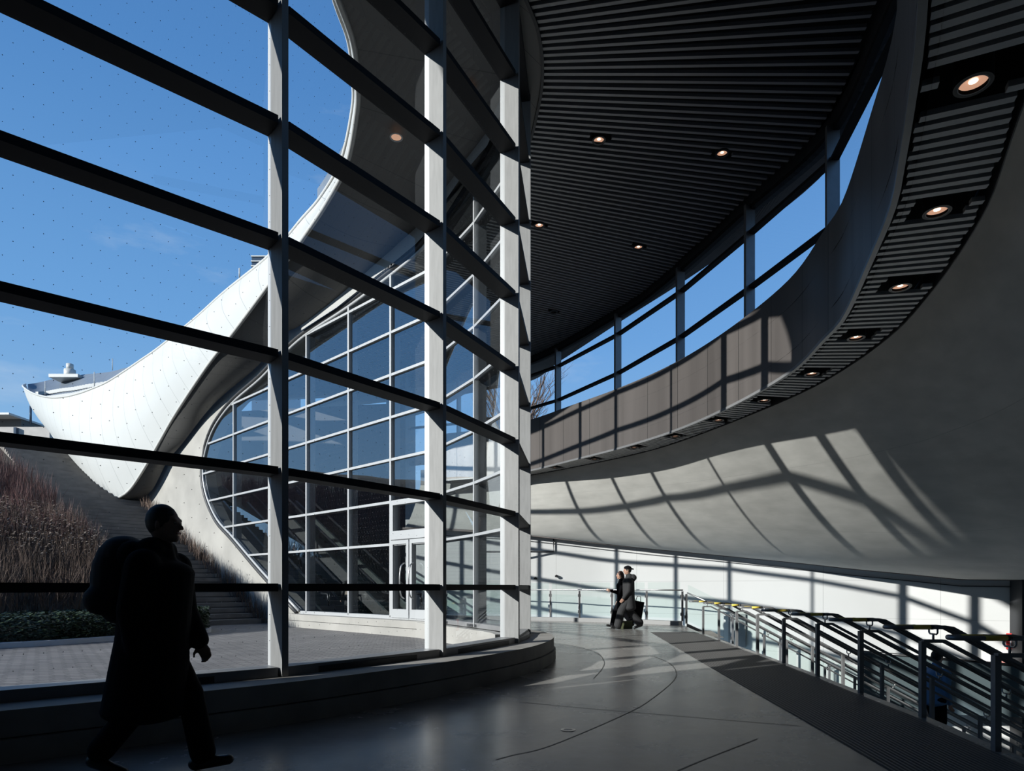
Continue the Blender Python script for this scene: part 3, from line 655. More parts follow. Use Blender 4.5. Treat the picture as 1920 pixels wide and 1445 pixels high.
# roof skin behind the rim
Rpx = [(240, 688, 36), (205, 697, 38), (165, 701, 40), (140, 704, 41), (112, 707, 42), (93, 712, 42), (72, 717, 41.5), (52, 720, 40)]
Fpx = [(238, 697, 28.6), (201, 719, 29.4), (175, 731, 30), (149, 741, 30.6), (124, 746, 31.2), (100, 747, 31.9), (76, 742, 33.5), (56, 731, 36)]
rm_ = MB(); a_ = smooth([wp(*p) for p in Fpx], 4); b_ = smooth([wp(*p) for p in Rpx], 4)
rm_.grid([[p.lerp(q, t_/6)+Vector((0, 0, -.55*math.sin(math.pi*t_/6))) for t_ in range(7)] for p, q in zip(a_, b_)])
rf = rm_.build('roof_skin', M['roofmetal'], sh, fix=False, smooth_all=True)
sn = MB()
for off_, n_ in ((.35, 34), (.62, 30)):
    for i in range(n_):
        t_ = i/(n_-1)*.86; k = t_*(len(a_)-1); i0 = int(k); p = a_[i0].lerp(a_[min(i0+1, len(a_)-1)], k-i0).lerp(b_[i0].lerp(b_[min(i0+1, len(b_)-1)], k-i0), off_)+Vector((0, 0, -.55*math.sin(math.pi*off_)+.12))
        sn.box(p.x-.13, p.y-.1, p.z-.12, p.x+.13, p.y+.1, p.z+.08)
sn.build('snow_guard', M['rim'], sh)
p = wp(131, 702, 40); MB().box(p.x-.9, p.y-.6, p.z-.35, p.x+.9, p.y+.6, p.z-.15).cyl((p.x, p.y, p.z-.2), .32, .5, 12).cyl((p.x, p.y, p.z+.3), .2, .35, 12).build('roof_vent', M['rim'], sh)
for i, (px, py, Y, h) in enumerate(((177, 727, 30, .75), (85, 740, 32.5, .7), (211, 694, 38, .7), (449, 520, 20.6, .3))):
    p = wp(px, py, Y); MB().tube([p, p+Vector((0, 0, h))], .022, 6).build('lightning_rod', M['rim'], sh)
# solid roof above everything inside (keeps the daylight out)
rs = MB().poly([(-10.5, 1)]+[(p.x, p.y) for p in BC if 2.0 < p.y < 15.5]+[(-3.4, 17.2)]+[tuple(fp(s_, 0, .2)[:2]) for s_ in (4, 8)]+[(-12, 32)]+[(p.x, p.y) for p in OVP if p.y < 31]+[(4, -5), (-10.5, -5)], ZC+.5, ZC+.75)
tag(rs.build('roof_slab', M['roofmetal'], fix=False), 'flat roof slab over the hall', 'roof', kind='structure')
rs2 = MB().poly([(p.x, p.y) for p in OUTER if p.y > -.5]+[(-3, -4.5), (17, -4.5), (17, 26), (-3.6, 26)], ZS+.45, ZS+.6)
tag(rs2.build('roof_lower', M['darkwall'], fix=False), 'lower roof over the plaster bowl', 'roof', kind='structure')
# recessed lights in the outside soffit
for i, (px, py, lab) in enumerate(((743, 258, 'small recessed light in the grey outdoor soffit near the rim'), (695, 458, 'small recessed light low in the grey outdoor soffit'), (880, 172, 'recessed light in the outdoor soffit between the tall mullions'))):
    Y = 8.83*F/(1100-py); p = wp(px, py, Y); o = empty('soffit_light', p); tag(o, lab, 'recessed light', 'outdoor soffit lights')
    MB().disc((0, 0, 0), .13, 24, r2=.10).build('trim_ring', M['cap'], o, fix=False); MB().disc((0, 0, .01), .10, 24).build('lens', M['lens'], o, fix=False)

# outdoor steps beside the concrete wall
SD = Vector((-.73, .683, 0)); SLt = Vector((-.683, -.73, 0)); B0 = Vector((-8.1, 21.15, 0)); stp = MB(); NST = 50; RUN, RISE = .405, .170
for k in range(NST):
    a = B0+SD*RUN*k; z0, z1 = RISE*k, RISE*(k+1)-.012
    b1 = a+SLt*4.1; c1 = a+SD*(RUN+.03)
    p = [a, b1, b1+SD*(RUN+.03), c1]; n = len(stp.v)
    stp.v += [(q.x, q.y, z0-.3) for q in p]+[(q.x, q.y, z1) for q in p]
    stp.f += [tuple(n+i for i in q) for q in ((4, 5, 6, 7), (0, 1, 5, 4), (1, 2, 6, 5), (2, 3, 7, 6), (3, 0, 4, 7))]
    for j in range(1, 4):   # block joints
        q = a+SLt*(4.1*(j+(.5 if k % 2 else 0))/4)-SD*.004
        if (q-a).length < 4.0: n = len(stp.v); stp.v += [(q.x, q.y, z0), (q.x+SLt.x*.02, q.y+SLt.y*.02, z0), (q.x+SLt.x*.02, q.y+SLt.y*.02, z1-.01), (q.x, q.y, z1-.01)]
stp.v = stp.v
stq = MB()  # dark strips draw the nosing shadow along with the joint under each riser
for k in range(1, NST):
    a = B0+SD*(RUN*k-.012); stq.quad(a+V3(0, 0, RISE*k-.02), a+SLt*4.1+V3(0, 0, RISE*k-.02), a+SLt*4.1+V3(0, 0, RISE*k+.035), a+V3(0, 0, RISE*k+.035))
os_ = stp.build('outdoor_steps', M['stone']); stq.build('shadow_joints', M['trim'], os_, fix=False)
tag(os_, 'broad granite steps climbing beside the concrete wall', 'steps', kind='structure')
# planted slope
EN = Vector((-.9, .436, 0)); E0 = Vector((-8.9, 14.6, 0))
def hz(x, y):
    d = max(0, (Vector((x, y, 0))-E0).dot(EN)); r = (Vector((x, y, 0))-(B0+SLt*4.1)).dot(SD)/RUN*RISE
    return .08+min(.36*d, 9.3)*min(1, .35+d*.3)
BL = B0+SLt*4.0
hr = []
for i in range(41):
    r = []
    for j in range(41):
        s_ = -4+i*1.5; wd = j*1.1  # along slope / away from steps
        p = BL+SD*s_*.8+SLt*wd; r.append((p.x, p.y, hz(p.x, p.y)-(.0 if j else .0)))
    hr.append(r)
def inbed(x, y): return (Vector((x, y, 0))-E0).dot(EN) > -.2
hm = MB(); hm.grid([[q if inbed(q[0], q[1]) else (q[0], q[1], -.3) for q in r] for r in hr])
tag(hm.build('planted_slope', M['grass'], fix=False, smooth_all=True), 'earth slope of the planting bed beside the steps', 'slope', kind='structure')
be = smooth([V3(-19, 7.2, 0), V3(-14.2, 9.2, 0), V3(-10, 12.5, 0), V3(-8.8, 14.4, 0), V3(-8.1, 16.2, 0), V3(-8.0, 17.0, 0), V3(-8.7, 17.9, 0), V3(-10.6, 18.4, 0)], 6)
kerb_top = MB(); be2 = offset(be, -.24)
kerb_top.grid([[(p.x, p.y, .0), (p.x, p.y, .10), (q.x, q.y, .10), (q.x, q.y, 0)] for p, q in zip(be, be2)]); kerb_top.sm = []
bed_edge = kerb_top; tag(bed_edge.build('bed_edging', M['kerbwhite']), 'pale edging strip along the front of the planting bed', 'edging', kind='structure')
bed = MB().poly([(p.x, p.y) for p in offset(be, -.1)]+[(-14, 22), (-30, 22), (-30, 5)], .07); bed.build('bed_soil', M['grass'], bpy.data.objects['planted_slope'], fix=False)

def twigs(n, area, zf, hgt, spread, wid, per):
    m_ = MB()
    for _ in range(n):
        x, y = area(); z = zf(x, y); 
        for _k in range(per):
            a = random.random()*6.283; t_ = random.random()*spread; h = hgt*random.uniform(.45, 1.1)
            p = Vector((x+random.uniform(-.15, .15), y+random.uniform(-.15, .15), z)); d = Vector((math.cos(a)*t_, math.sin(a)*t_, 1)).normalized()
            q = p+d*h*.55; r = q+(d+Vector((math.cos(a), math.sin(a), 0))*t_*random.uniform(-.3, .9)).normalized()*h*.5
            s_ = Vector((.8, -.5, 0)).normalized()*wid if random.random() < .6 else Vector((.3, .9, .2))*wid
            m_.quad(p-s_, p+s_, q+s_*.7, q-s_*.7); m_.tri(q-s_*.7, q+s_*.7, r)
            if random.random() < .7:
                b2 = p.lerp(q, random.uniform(.4, 1)); r2 = b2+(d+Vector((random.uniform(-1, 1), random.uniform(-1, 1), .3))*.6).normalized()*h*.35; m_.tri(b2-s_*.5, b2+s_*.5, r2)
    return m_
def area_on(d0, d1, a0, a1):
    def f():
        while True:
            d = random.uniform(d0, d1); l = random.uniform(a0, a1); p = E0+EN*d+Vector((-.436, -.9, 0))*l
            if (p-BL).dot(SLt) > .15 or (p-BL).dot(SD) < -.4:
                if (p-BL).dot(SLt) > .15 or (p.x < -9 and p.y < 17.4): return p.x, p.y
    return f
m_red = mat('red_twigs', (.085, .032, .03), .7, 0, .4, 1.2); m_brn = mat('brown_twigs', (.10, .066, .05), .8, 0, .4, 1.2); m_tan = mat('dry_seed_heads', (.27, .215, .17), .8, 0, .3, 3); m_grn = mat('dark_green_leaves', (.035, .055, .022), .5, 0, .4, 5)
tag(twigs(2200, area_on(5.5, 19, -6, 12), hz, 1.05, .5, .009, 10).build('red_twig_shrubs', m_red, fix=False), 'mass of dark red bare twigs on the upper slope', 'shrubs', kind='stuff')
tag(twigs(2200, area_on(1.4, 9, -4, 10), hz, .95, .65, .009, 10).build('brown_twig_shrubs', m_brn, fix=False), 'mass of brown leafless twigs lower on the slope', 'shrubs', kind='stuff')
def leaves(n, area, zf, h0, h1, sz):
    m_ = MB()
    for _ in range(n):
        x, y = area(); z = zf(x, y)+random.uniform(h0, h1); a = random.random()*6.283; t_ = random.uniform(-.9, .9); u = Vector((math.cos(a), math.sin(a), t_*.5)).normalized()*sz*random.uniform(.6, 1.3); v = Vector((-math.sin(a), math.cos(a), t_)).normalized()*sz*.45; p = Vector((x, y, z)); m_.quad(p-u, p+v, p+u, p-v)
    return m_
tag(leaves(9000, area_on(3.6, 8.5, -3, 8), hz, .55, 1.05, .035).build('dry_seed_heads', m_tan, fix=False), 'pale dry seed heads scattered through the brown shrubs', 'seed heads', kind='stuff')
def ga():
    while True:
        i = random.randrange(len(be)-1); p = be[i].lerp(be[i+1], random.random()); d = random.uniform(.15, 2.0); q = p+EN*d+Vector((0, random.uniform(-.2, .2), 0))
        if (q-BL).dot(SLt) > .1 or q.y < 18.4: return q.x, q.y
tag(leaves(42000, ga, lambda x, y: .05, .0, .62, .05).build('evergreen_groundcover', m_grn, fix=False), 'low dark green groundcover along the bed edging', 'groundcover', kind='stuff')
# plants at the foot of the concrete wall
def wa(): 
    k = random.uniform(0, 12.5); p = B0+SD*k-SLt*.0+SLt*random.uniform(.0, .25); return p.x, p.y
tag(twigs(130, wa, lambda x, y: (Vector((x, y, 0))-B0).dot(SD)/RUN*RISE, .8, .35, .012, 8).build('dry_grasses', m_brn, fix=False), 'dry grasses growing along the foot of the concrete wall', 'grasses', kind='stuff')

# trees
def tree(name, base, h, lab, seed, lean=.0, mt=None, depth=5, r0=.16):
    rnd = random.Random(seed); m_ = MB()
    def br(p, d, L, r, lv):
        pts = [p]; 
        for i in range(4): d = (d+Vector((rnd.uniform(-.12, .12), rnd.uniform(-.12, .12), .05))).normalized(); pts.append(pts[-1]+d*L/4)
        m_.tube(pts, r, 5 if lv < 2 else 3, False, lambda t_: 1-.45*t_)
        if lv < depth:
            for k in range(4 if lv < 3 else 3):
                i = rnd.choice((1, 2, 3, 4)); a = rnd.random()*6.283; sp_ = rnd.uniform(.4, .85)
                nd = (d+Vector((math.cos(a), math.sin(a), rnd.uniform(0, .4)))*sp_).normalized(); br(pts[i], nd, L*rnd.uniform(.5, .72), r*.5, lv+1)
            if lv < 2: br(pts[4], d, L*.7, r*.55, lv+1)
    br(Vector((0, 0, 0)), Vector((lean, 0, 1)), h*.36, r0, 0)
    o = m_.build(name, mt or M['wood'], fix=False); o.location = base; return tag(o, lab, 'tree')
tag(MB().poly([(-40, 64), (-12, 34), (-3, 27), (10, 26), (40, 20), (60, 90), (-40, 90)], 0).build('ground', M['grass'], fix=False), 'open ground behind the building', 'ground', kind='structure')
tree('bare_tree', (2.3, 46, 0), 23, 'leafless tree seen through the lowest clerestory pane', 3, depth=6, r0=.36)
tl_ = MB(); tl_ = None
rndt = random.Random(5)
tm = twigs(260, lambda: (random.uniform(-66, -58), random.uniform(-10, 60)), lambda x, y: 3.4, 5.0, .8, .035, 16)
tag(tm.build('distant_tree_line', m_brn, fix=False), 'line of bare trees mirrored in the far glass', 'trees', kind='stuff')
tag(MB().grid([[(-45, -30, 0), (-45, 80, 0)], [(-60, -30, 4.5), (-60, 80, 4.5)], [(-90, -30, 6), (-90, 80, 6)]]).build('hills', mat('dry_hillside', (.07, .055, .045), .9, 0, .3, .5), fix=False), 'dark hillside mirrored in the far glass', 'hillside', kind='structure')

# building beyond the steps
bd = empty('neighbouring_building', (0, 0, 0)); tag(bd, 'beige low building with flat roof beyond the top of the steps', 'building')
p0, p1 = wp(-60, 806, 55), wp(93, 800, 55); 
MB().box(p0.x, 55, 4, p1.x, 63, p1.z).build('wall', M['beige'], bd)
MB().box(wp(27, 0, 54.8).x, 54.7, 4, wp(31.5, 0, 54.8).x, 55, p1.z-.1).build('pilaster', M['windowblue'], bd)
q0, q1 = wp(-60, 790, 57), wp(58, 790, 57); MB().box(q0.x, 54.5, q0.z-.05, q1.x, 60, q0.z+.12).build('roof', M['rim'], bd)
MB().box(q0.x, 56, p1.z, q1.x-.1, 59, q0.z-.05).build('upper_storey', mat('brown_storey', (.10, .09, .08), .7), bd)
MB().box(p1.x, 55.6, 4, wp(125, 0, 56).x, 60, wp(0, 797, 56).z-1.3).build('glazed_stair', M['windowblue'], bd)
a, b_ = wp(95, 832, 55), wp(107, 824, 55); MB().tube([a, b_], .08, 6).build('stair_brace', M['rim'], bd)
MB().box(wp(100, 0, 52).x, 52, 4, wp(150, 0, 52).x, 54, wp(0, 852, 52).z).build('low_wall', M['beige'], bd)
p = wp(57.5, 795, 56); MB().tube([p, p+Vector((0, 0, 1.6))], .09, 6).build('mast', M['windowblue'], bd)
hb_ = empty('office_tower', (0, 0, 0)); tag(hb_, 'top of a distant glazed tower peeping above the white shell edge', 'building')
p = wp(483, 497, 60); px1 = wp(524, 497, 60).x; MB().box(p.x-.55, 60, 0, px1, 66, p.z+.75).build('glazing', M['windowblue'], hb_)
for zz in (.82, .35, -.1): MB().box(p.x-.6, 59.9, p.z+zz-.05, px1, 66.1, p.z+zz+.05).build('rail', M['rim'], hb_)

# ================================================================== INSIDE, BEYOND THE FAR GLASS
dk = MB().strip([Vector(p) for p in ((-4.2, 25.2, 0), (-4.6, 30.5, 0), (-19, 33, 0), (-19, 31.0, 0))], -.1, 10)
tag(dk.build('wall_far', M['darkwall'], fix=False), 'dark interior wall behind the far glass', 'wall', kind='structure')
tag(MB().poly([(-9, 26.4), (-19, 31), (-19, 33), (-4, 31), (-2.5, 24.4)], -.01).build('floor_far', M['floor'], fix=False), 'hall floor behind the far glass', 'floor', kind='structure')
def escalator(base, lab):
    o = empty('escalator', base); tag(o, lab, 'escalator', 'escalators behind the far glass')
    d = Vector((-.72, .69, 0)); n = Vector((.69, .72, 0)); L = 8.2; s_ = .56
    for sgn in (-.55, .55):
        c0 = n*sgn
        MB().beam(c0+Vector((0, 0, .1)), c0+d*L+Vector((0, 0, .1+L*s_)), n, -.02, .02, (0, 0, 1), .15, .85).build('balustrade', M['glass_rail'], o)
        MB().beam(c0-d*.3+Vector((0, 0, .1)), c0+d*L+Vector((0, 0, .1+L*s_+.1)), n, -.05, .05, (0, 0, 1), -.3, .18).build('skirt', M['steel'], o)
        MB().tube([c0-d*.6+Vector((0, 0, .55)), c0-d*.55+Vector((0, 0, .95)), c0+Vector((0, 0, 1.0)), c0+d*L+Vector((0, 0, 1.0+L*s_))], .045, 8).build('handrail', M['rubber'], o)
    m_ = MB()
    for k in range(20): p = d*.41*k; q = d*.41*(k+1); z = .22*k+.1; m_.quad(p-n*.5+Vector((0, 0, z)), p+n*.5+Vector((0, 0, z)), q+n*.5+Vector((0, 0, z)), q-n*.5+Vector((0, 0, z))); m_.quad(p-n*.5+Vector((0, 0, z)), p+n*.5+Vector((0, 0, z)), p+n*.5+Vector((0, 0, z-.23)), p-n*.5+Vector((0, 0, z-.23)))
    m_.build('treads', M['steel_dark'], o, fix=False)
escalator((-6.2, 22.3, 0), 'escalator behind the far glass, nearer the concrete wall'); escalator((-3.9, 21.9, 0), 'escalator behind the far glass, nearer the entrance door')

# ================================================================== RAILINGS
def post_rail(pts, zf, lab, name='glass_railing', group=None):
    o = empty(name); tag(o, lab, 'railing', group)
    for p in pts: 
        z = zf(p); MB().box(p.x-.03, p.y-.02, z, p.x+.03, p.y+.02, z+.93).build('post', M['steel_dark'], o)
        [MB().box(p.x-.045, p.y+.02, z+dz, p.x+.045, p.y+.07, z+dz+.1).build('clamp', M['housing'], o) for dz in (.16, .72)]
    MB().tube([Vector((p.x-.0, p.y-.07, zf(p)+.97)) for p in pts], .022, 8).build('handrail', M['steel'], o)
    for a, b_ in zip(pts, pts[1:]):
        d = (b_-a).normalized(); a2, b2 = a+d*.06, b_-d*.06; za, zb_ = zf(a), zf(b_)
        MB().quad((a2.x, a2.y+.05, za+.08), (b2.x, b2.y+.05, zb_+.08), (b2.x, b2.y+.05, zb_+1.22), (a2.x, a2.y+.05, za+1.22)).build('glass_panel', M['glass_rail'], o, fix=False)
    return o
RP = [V3(x, y, 0) for x, y in RAILP[1:]]
post_rail(RP, lambda p: .13, 'glass and steel railing in front of the far white wall')
kc = MB().strip(resample(smooth([p for p in RP], 4), .4), 0, .13, .22); tag(kc.build('railing_kerb', M['whitewall'], fix=False), 'low pale kerb under the far railing', 'kerb', kind='structure')
DP = [V3(5.45, 20.0, 0)]+[V3(5.45+1.35*k, 20.0-.28*k, 0) for k in range(1, 6)]
post_rail(DP, lambda p: .05-max(0, p.x-5.6)*.53, 'glass balustrade sloping down beside the stairs, joined to the far railing')
sl_ = MB().strip(DP, [.05-max(0, p.x-5.6)*.53-.5 for p in DP], [.05-max(0, p.x-5.6)*.53+.02 for p in DP], .2); tag(sl_.build('trim_6', M['curb'], fix=False), 'sloping kerb under the descending glass balustrade', 'trim', kind='structure')
fb_ = MB().poly([(5.0, 17.2), (5.35, 20.2), (6.2, 20.0), (5.7, 17.2)], -.16); tag(fb_.build('trim_7', M['curb'], fix=False), 'concrete edge at the far top corner of the stairs', 'trim', kind='structure')

def handrail():
    o = empty('handrail'); SLP = .533
    L = 8.6; KX = .2
    for sgn in (-1, 1): pass
    path = [Vector((L, .06, .83-(L-KX)*SLP)), Vector((KX+.04, .06, .82)), Vector((KX-.03, .06, .83)), Vector((-.28, .06, .83))]
    path += [Vector((-.28-.06*math.sin(a), .06*math.cos(a), .83)) for a in [math.pi*k/8 for k in range(1, 8)]]
    path += [Vector((-.28, -.06, .83)), Vector((KX-.03, -.06, .83)), Vector((KX+.04, -.06, .82)), Vector((L, -.06, .83-(L-KX)*SLP))]
    MB().tube(path, .019, 10).build('rail', M['steel_dark'], o)
    for sgn, x0 in ((1, -.22), (-1, -.13)):
        MB().tube([(x0, sgn*.06, .83), (x0+.16, sgn*.06, .83)], .0205, 10).build('grip_tape', M['yellow'], o)
        MB().tube([(x0+.16, sgn*.06, .83), (x0+.19, sgn*.06, .83)], .0208, 10).build('tape_end', M['rubber'], o)
    MB().beam((0, 0, .70), (KX, 0, .70), (0, 1, 0), -.022, .022, (0, 0, 1), -.015, .015).beam((KX, 0, .70), (L, 0, .70-(L-KX)*SLP), (0, 1, 0), -.022, .022, (0, 0, 1), -.018, .015).build('sloping_bar', M['steel_dark'], o)
    k = 0
    for x in (0, 1.55, 3.1, 4.65, 6.2, 7.75):
        zt_ = .70-max(0, x-KX)*SLP; zb_ = -.16*max(0, math.floor(x/.3)+1) if x > .01 else 0
        MB().box(x-.023, -.023, zb_, x+.023, .023, zt_).build('post', M['steel_dark'], o)
        zr = .83-max(0, x+.1-KX)*SLP; xb = x+.1
        MB().tube([(xb, -.06, zr), (xb, -.06, zr-.05), (xb, -.045, zr-.065), (xb, .045, zr-.065), (xb, .06, zr-.05), (xb, .06, zr)], .008, 6).tube([(xb, 0, zr-.06), (xb, 0, zr-.13)], .01, 6).build('bracket', M['steel'], o)
    return o
hr0 = handrail()
HP = [(3.54, 4.68), (3.79, 5.91), (3.95, 7.25), (4.14, 8.67), (4.29, 10.1), (4.45, 11.6), (4.6, 13.1), (4.72, 14.6), (4.87, 16.3)]
hn = ['nearest of the nine', 'second nearest of the nine', 'third nearest of the nine', 'fourth nearest of the nine', 'middle one of the nine', 'sixth from the nearest', 'third from the far end', 'next to the farthest', 'farthest, beside the glass balustrade']
for i, (x, y) in enumerate(HP):
    o = hr0 if i == 0 else copy_tree(hr0); o.location = (x, y, 0); tag(o, 'steel twin-tube stair handrail with yellow tape, '+hn[i], 'handrail', 'handrails across the stairs')

# ------------------------------------------------------------------ fittings on the white wall
def wall_pt(px, py):
    i = min(range(len(WALL)), key=lambda i: abs(960+F*WALL[i].x/WALL[i].y-px)); p = WALL[i]; a = WALL[max(0, i-1)]; b_ = WALL[min(len(WALL)-1, i+1)]
    t_ = (b_-a).normalized(); n = Vector((t_.y, -t_.x, 0)); return Vector((p.x, p.y, EYE+(1100-py)/F*p.y))+n*.03, t_, n
def panel(name, px0, px1, py0, py1, m_, parent=None, off_=0, th=.03):
    p, t_, n = wall_pt((px0+px1)/2, (py0+py1)/2); Y = p.y; w_ = (px1-px0)/F*Y/max(.3, abs(t_.x-(p.x/p.y)*t_.y)); h = (py1-py0)/F*Y
    return MB().beam(p-t_*w_/2+n*off_, p+t_*w_/2+n*off_, (0, 0, 1), -h/2, h/2, n, 0, th).build(name, m_, parent), p, t_, n, w_, h
sg, p, t_, n, w_, h = panel('red_sign', 1874, 1906, 1187, 1217, M['red']); tag(sg, 'square red sign with a white symbol above the poster', 'sign')
MB().beam(p-t_*w_*.3+n*.035, p+t_*w_*.3+n*.035, (0, 0, 1), h*.28, h*.36, n, 0, .01).beam(p-t_*w_*.3+n*.035, p-t_*w_*.22+n*.035, (0, 0, 1), -h*.3, h*.3, n, 0, .01).beam(p+t_*w_*.22+n*.035, p+t_*w_*.3+n*.035, (0, 0, 1), -h*.3, h*.3, n, 0, .01).beam(p-t_*w_*.05+n*.035, p+t_*w_*.05+n*.035, (0, 0, 1), -h*.3, h*.2, n, 0, .01).build('symbol', M['paper'], sg)
ps, p, t_, n, w_, h = panel('poster', 1844, 1903, 1219, 1290, M['paper']); tag(ps, 'white advertising poster with a blurred pink face at the end of the white wall', 'poster')
def ell(c, rx, rz, n_=20):
    m_ = MB(); b0 = [tuple(c+t_*rx*math.cos(6.283*k/n_)+Vector((0, 0, 1))*rz*math.sin(6.283*k/n_)) for k in range(n_)]; m_.v = b0; m_.f = [tuple(range(n_))]; return m_
ell(p+n*.045+t_*.1+Vector((0, 0, .12)), .17, .22).build('hair_print', M['lip'], ps, fix=False); ell(p+n*.05+t_*.1+Vector((0, 0, .08)), .12, .17).build('face_print', mat('pink_print', (.6, .25, .22), .6), ps, fix=False)
MB().beam(p-t_*w_*.35+n*.04, p+t_*w_*.3+n*.04, (0, 0, 1), -h*.38, -h*.34, n, 0, .006).beam(p-t_*w_*.35+n*.04, p+t_*w_*.1+n*.04, (0, 0, 1), -h*.30, -h*.27, n, 0, .006).build('text_lines', M['steel_dark'], ps)
sf = MB(); p, t_, n = wall_pt(1008, 1034); q = Vector((-1.2, 23.0, p.z)); pe = V3(wp(1038, 1034, 22.9).x, 22.9, wp(0, 1034, 22.9).z); pe = V3(wp(1038, 1034, 23.75).x, 23.75, wp(0, 1034, 23.75).z); pw = V3(-1.0, 23.75, pe.z)
sf.tube([pw, pe, pe+Vector((0, 0, .5))], .035, 6); tag(sf.build('hanging_sign_frame', M['trim']), 'dark tubular frame hanging under the lip beside the corner mullion', 'sign frame')
for px, py, lb in ((995, 1084, 'small dark security camera on the white wall, lower of two'), (1037, 1080, 'small dark security camera on the white wall, beside the frame')):
    p, t_, n = wall_pt(px, py); o = empty('security_camera', p); tag(o, lb, 'camera', 'security cameras on the white wall'); MB().box(-.03, -.12, -.03, .03, .0, .05).build('bracket', M['housing'], o); MB().box(-.06, -.15, -.035, .06, -.08, .03).build('body', M['housing'], o)
# dark cabinet seen beyond the far railing, glass screen at the foot of the stairs
cb, *_ = panel('service_door', 1370, 1402, 1150, 1212, M['steel_dark'], None, .02, .05); tag(cb, 'grey service door low in the white wall behind the handrails', 'door panel')
gs = empty('escalator_screen'); tag(gs, 'dark glass balustrade of an escalator beyond the lower stairs', 'balustrade')
a, b_ = V3(9.6, 17.6, -2.2), V3(13.6, 16.6, -2.2); MB().quad(a, b_, b_+V3(0, 0, 1.3), a+V3(0, 0, 1.6)).build('glass_panel', mat('smoked_glass', (.10, .13, .14), .1, .2), gs, fix=False)
MB().tube([a+V3(0, 0, 1.62), b_+V3(0, 0, 1.32)], .04, 8).build('handrail', M['rubber'], gs)

# ================================================================== PEOPLE
def capsule(m_, p, q, r1, r2, n=12):
    p, q = Vector(p), Vector(q); d = q-p; L = d.length
    if L < 1e-5: d = Vector((0, 0, 1)); L = 1e-5
    d = d.normalized(); pts = []; rs = []
    for k in range(5): a = math.pi/2*k/4; pts.append(p-d*r1*math.cos(a)); rs.append(max(.001, r1*math.sin(a)))
    for k in range(5): a = math.pi/2*(1-k/4); pts.append(q+d*r2*math.cos(a)); rs.append(max(.001, r2*math.sin(a)))
    a_ = d.cross(Vector((0, 0, 1)));  a_ = d.cross(Vector((1, 0, 0))) if a_.length < .05 else a_; a_.normalize(); b_ = d.cross(a_); base = len(m_.v)
    for c, r in zip(pts, rs):
        for k in range(n): an = 6.2832*k/n; m_.v.append(tuple(c+a_*math.cos(an)*r+b_*math.sin(an)*r))
    for i in range(len(pts)-1):
        for k in range(n): k2 = (k+1) % n; m_.f.append((base+i*n+k, base+i*n+k2, base+(i+1)*n+k2, base+(i+1)*n+k))
    m_.f.append(tuple(base+k for k in reversed(range(n)))); e0 = base+(len(pts)-1)*n; m_.f.append(tuple(e0+k for k in range(n)))
def ellip(m_, c, rx, ry, rz, n=16, tilt=0):
    b0 = len(m_.v); c = Vector(c); R = Matrix.Rotation(tilt, 3, 'Y')
    for i in range(1, n//2):
        th = math.pi*i/(n//2)
        for k in range(n): an = 6.2832*k/n; m_.v.append(tuple(c+R@Vector((rx*math.sin(th)*math.cos(an), ry*math.sin(th)*math.sin(an), rz*math.cos(th)))))
    rws = n//2-1
    for i in range(rws-1):
        for k in range(n): k2 = (k+1) % n; m_.f.append((b0+i*n+k, b0+(i+1)*n+k, b0+(i+1)*n+k2, b0+i*n+k2))
    t_ = len(m_.v); m_.v += [tuple(c+R@Vector((0, 0, rz))), tuple(c-R@Vector((0, 0, rz)))]
    for k in range(n): k2 = (k+1) % n; m_.f.append((t_, b0+k, b0+k2)); m_.f.append((t_+1, b0+(rws-1)*n+k2, b0+(rws-1)*n+k))
def fuse(o, vox, it=3):
    r = o.modifiers.new('fuse', 'REMESH'); r.mode = 'VOXEL'; r.voxel_size = vox; r.use_smooth_shade = True
    s_ = o.modifiers.new('soften', 'SMOOTH'); s_.factor = .5; s_.iterations = it; return o
def hand(m_, wr, d, side, curl=.5, sc=1.0):
    """palm, four bent fingers and a thumb leaving the side of the palm; d points along the hand"""
    wr, d = Vector(wr), Vector(d).normalized(); sd_ = Vector(side); sd_ = (sd_-d*sd_.dot(d)).normalized(); nm = d.cross(sd_)
    for k in range(4):
        o = sd_*(k-1.5)*.021*sc; capsule(m_, wr+o*.6, wr+o+d*.085*sc, .015*sc, .012*sc, 8)
        L = (.038, .045, .042, .032)[k]*sc; a = curl*.6; p = wr+o+d*.09*sc; dd = (d*math.cos(a)+nm*math.sin(a)); q = p+dd*L; capsule(m_, p, q, .0095*sc, .0088*sc, 8)
        a = curl*1.5; dd = (d*math.cos(a)+nm*math.sin(a)); r = q+dd*L*.7; capsule(m_, q, r, .0088*sc, .008*sc, 8)
    p = wr+sd_*-.03*sc+d*.03*sc; q = p+(d*.6-sd_*.75+nm*.3).normalized()*.042*sc; capsule(m_, p, q, .013*sc, .011*sc, 8); capsule(m_, q, q+(d*.9-sd_*.3+nm*.5).normalized()*.03*sc, .011*sc, .009*sc, 8)
